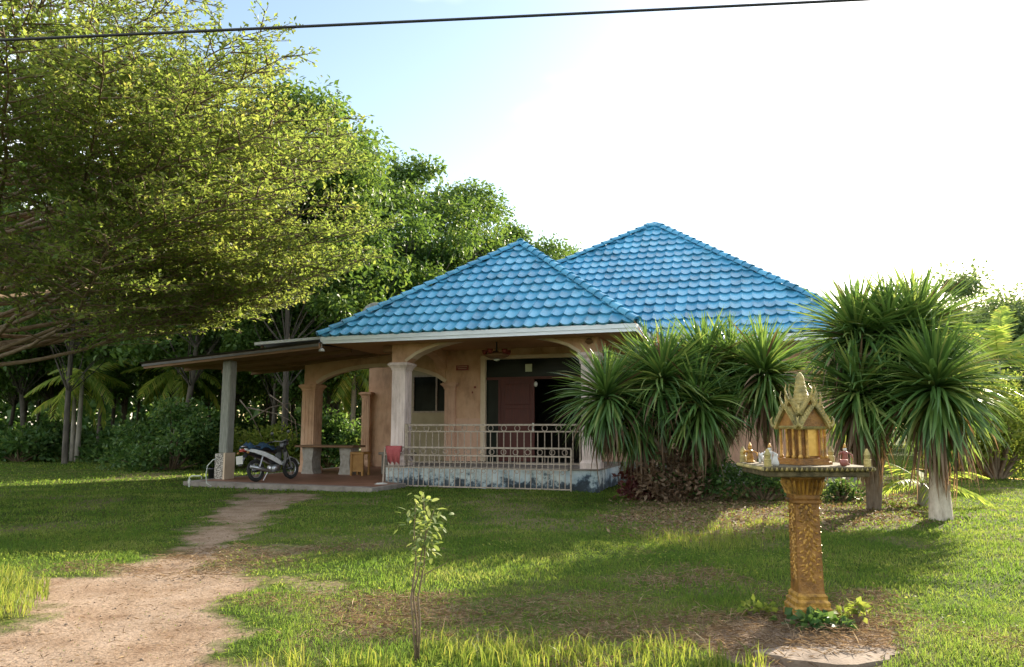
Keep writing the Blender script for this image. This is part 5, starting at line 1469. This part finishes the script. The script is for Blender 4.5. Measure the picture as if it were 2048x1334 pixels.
def lawn_grass():
    Vs, Fs, off = [], [], 0
    for n, y0, y1, hh, ww in ((95000, 4.3, 7.5, .055, .0055), (95000, 7.5, 12, .055, .010), (80000, 12, 20, .06, .018), (60000, 20, 38, .07, .035)):
        x, y = field(n, y0, y1, 0, 0)
        dd = dirt(x, y); dr = dry(x, y)
        keep = (rnd(n, 0, 1) > np.clip(dd * 1.5 - .02, 0, 1) * .985) & ~excl(x, y) & (rnd(n, 0, 1) > dr * .55) & (rnd(n, 0, 1) < .45 + 1.0 * fbm(x, y, 1.9))
        x, y = x[keep], y[keep]; k = len(x)
        h = hh * rnd(k, .5, 1.35) * (.55 + .9 * fbm(x, y, .9)) * (1 - .55 * np.clip(dd[keep] * 2, 0, 1))
        V, F = blades(x, y, gz(x, y) - .01 - .03 * dd[keep], h, ww * rnd(k, .7, 1.3), rnd(k, .2, 1.1), '', None)
        Vs.append(V); Fs.append(F + off); off += len(V)
    o = link('grass', np_mesh('grass', np.concatenate(Vs), np.concatenate(Fs), M['grass']), kind='stuff')
lawn_grass()
def patch_blades(name, polys, n, h, w, lean, m, dens=None):
    Vs, Fs, off = [], [], 0
    for pq, cnt in zip(polys, n):
        pp = [gp(a, b).xy for a, b in pq]
        x0, x1 = min(p.x for p in pp), max(p.x for p in pp); y0, y1 = min(p.y for p in pp), max(p.y for p in pp)
        x, y = rnd(cnt * 3, x0, x1), rnd(cnt * 3, y0, y1)
        k = (poly_sd(x, y, pp) + (fbm(x, y, 2.5) - .5) * .5 > 0) & (rnd(cnt * 3, 0, 1) < np.clip(fbm(x, y, 3.1) * 3.2 - .9, .03, 1))
        x, y = x[k][:cnt], y[k][:cnt]; q_ = len(x)
        V, F = blades(x, y, gz(x, y) - .015, rnd(q_, h[0], h[1]) * (.5 + .8 * fbm(x, y, 2.2)), rnd(q_, w[0], w[1]), rnd(q_, lean[0], lean[1]), '', None)
        Vs.append(V); Fs.append(F + off); off += len(V)
    return link(name, np_mesh(name, np.concatenate(Vs), np.concatenate(Fs), m), kind='stuff')
patch_blades('tall_grass', [[(835, 1300), (980, 1285), (1180, 1292), (1320, 1290), (1560, 1310), (1560, 1345), (835, 1345)], [(-120, 1150), (40, 1150), (85, 1195), (40, 1240), (-120, 1260)], [(440, 1350), (560, 1325), (840, 1318), (840, 1350)], [(1240, 1070), (1600, 1040), (1640, 1075), (1400, 1110)]],
             [1150, 2000, 250, 2200], (.07, .23), (.005, .010), (.1, .7), M['tall_grass'])
# cut straw and fallen leaves lying on the ground
def lying(name, n, y0, y1, fun, thr, L, w, m, up=.25):
    x, y = field(n, y0, y1, 0, 0); dn = fun(x, y)
    k = (rnd(n, 0, 1) < np.clip((dn - thr) * 1.4, 0, 1)) & ~excl(x, y); x, y = x[k], y[k]; q_ = len(x)
    P = np.stack([x, y, gz(x, y) + rnd(q_, .0, .035)], 1)
    D = np.concatenate([rng.normal(size=(q_, 2)), rng.normal(size=(q_, 1)) * up], 1); N = unit(rng.normal(size=(q_, 3)) * .4 + np.array([0, 0, 1]))
    LL = rnd(q_, L[0], L[1]); V, F = leaves(P, D, N, LL, rnd(q_, w[0], w[1]))
    return link(name, np_mesh(name, V, F, m), kind='stuff')
lying('cut_straw', 110000, 4.3, 10.5, dry, .25, (.04, .14), (.003, .006), M['straw'])
lying('fallen_leaves', 60000, 11, 22, lambda x, y: np.clip(poly_sd(x, y, LITTER) * .8 + fbm(x, y, 1.5) * .9 - .2, 0, 1), .1, (.05, .13), (.02, .05), M['litter'])
lying('path_debris', 9000, 4.3, 14, lambda x, y: dirt(x, y), .35, (.02, .09), (.003, .012), M['litter'], .1)

def lawn_weeds():
    n = 26000; x, y = field(n, 4.3, 16, 0, 0); k = (fbm(x + 2, y + 8, 1.4) > .56) & (dirt(x, y) < .5) & ~excl(x, y); x, y = x[k], y[k]; q_ = len(x)
    P = np.stack([x, y, gz(x, y) + rnd(q_, .005, .05)], 1)
    V, F = leaves(P, np.concatenate([rng.normal(size=(q_, 2)), rnd(q_, -.1, .7)[:, None]], 1), unit(rng.normal(size=(q_, 3)) * .4 + np.array([0, 0, 1])), rnd(q_, .02, .05), rnd(q_, .012, .03))
    link('lawn_weeds', np_mesh('lawn_weeds', V, F, M['leaf_bright']), kind='stuff')
lawn_weeds()
def gravel():
    n = 5000; x, y = field(n, 4.4, 14, 0, 0); k = (dirt(x, y) > .45); x, y = x[k], y[k]; q_ = len(x)
    r_ = rng.uniform(0, 1, q_) ** 4 * .014 + .003
    O = np.array([[1, 0, 0], [0, 1, 0], [-1, 0, 0], [0, -1, 0], [0, 0, .7], [0, 0, -.7]])
    V = (np.stack([x, y, gz(x, y) - .025], 1)[:, None, :] + O[None] * r_[:, None, None] * rng.uniform(.6, 1.3, (q_, 6, 1))).reshape(-1, 3)
    T_ = np.array([[0, 1, 4], [1, 2, 4], [2, 3, 4], [3, 0, 4], [1, 0, 5], [2, 1, 5], [3, 2, 5], [0, 3, 5]])
    F = (np.arange(q_)[:, None, None] * 6 + T_[None]).reshape(-1, 3)
    link('gravel', np_mesh('gravel', V, F, M['sand']), kind='stuff')
gravel()
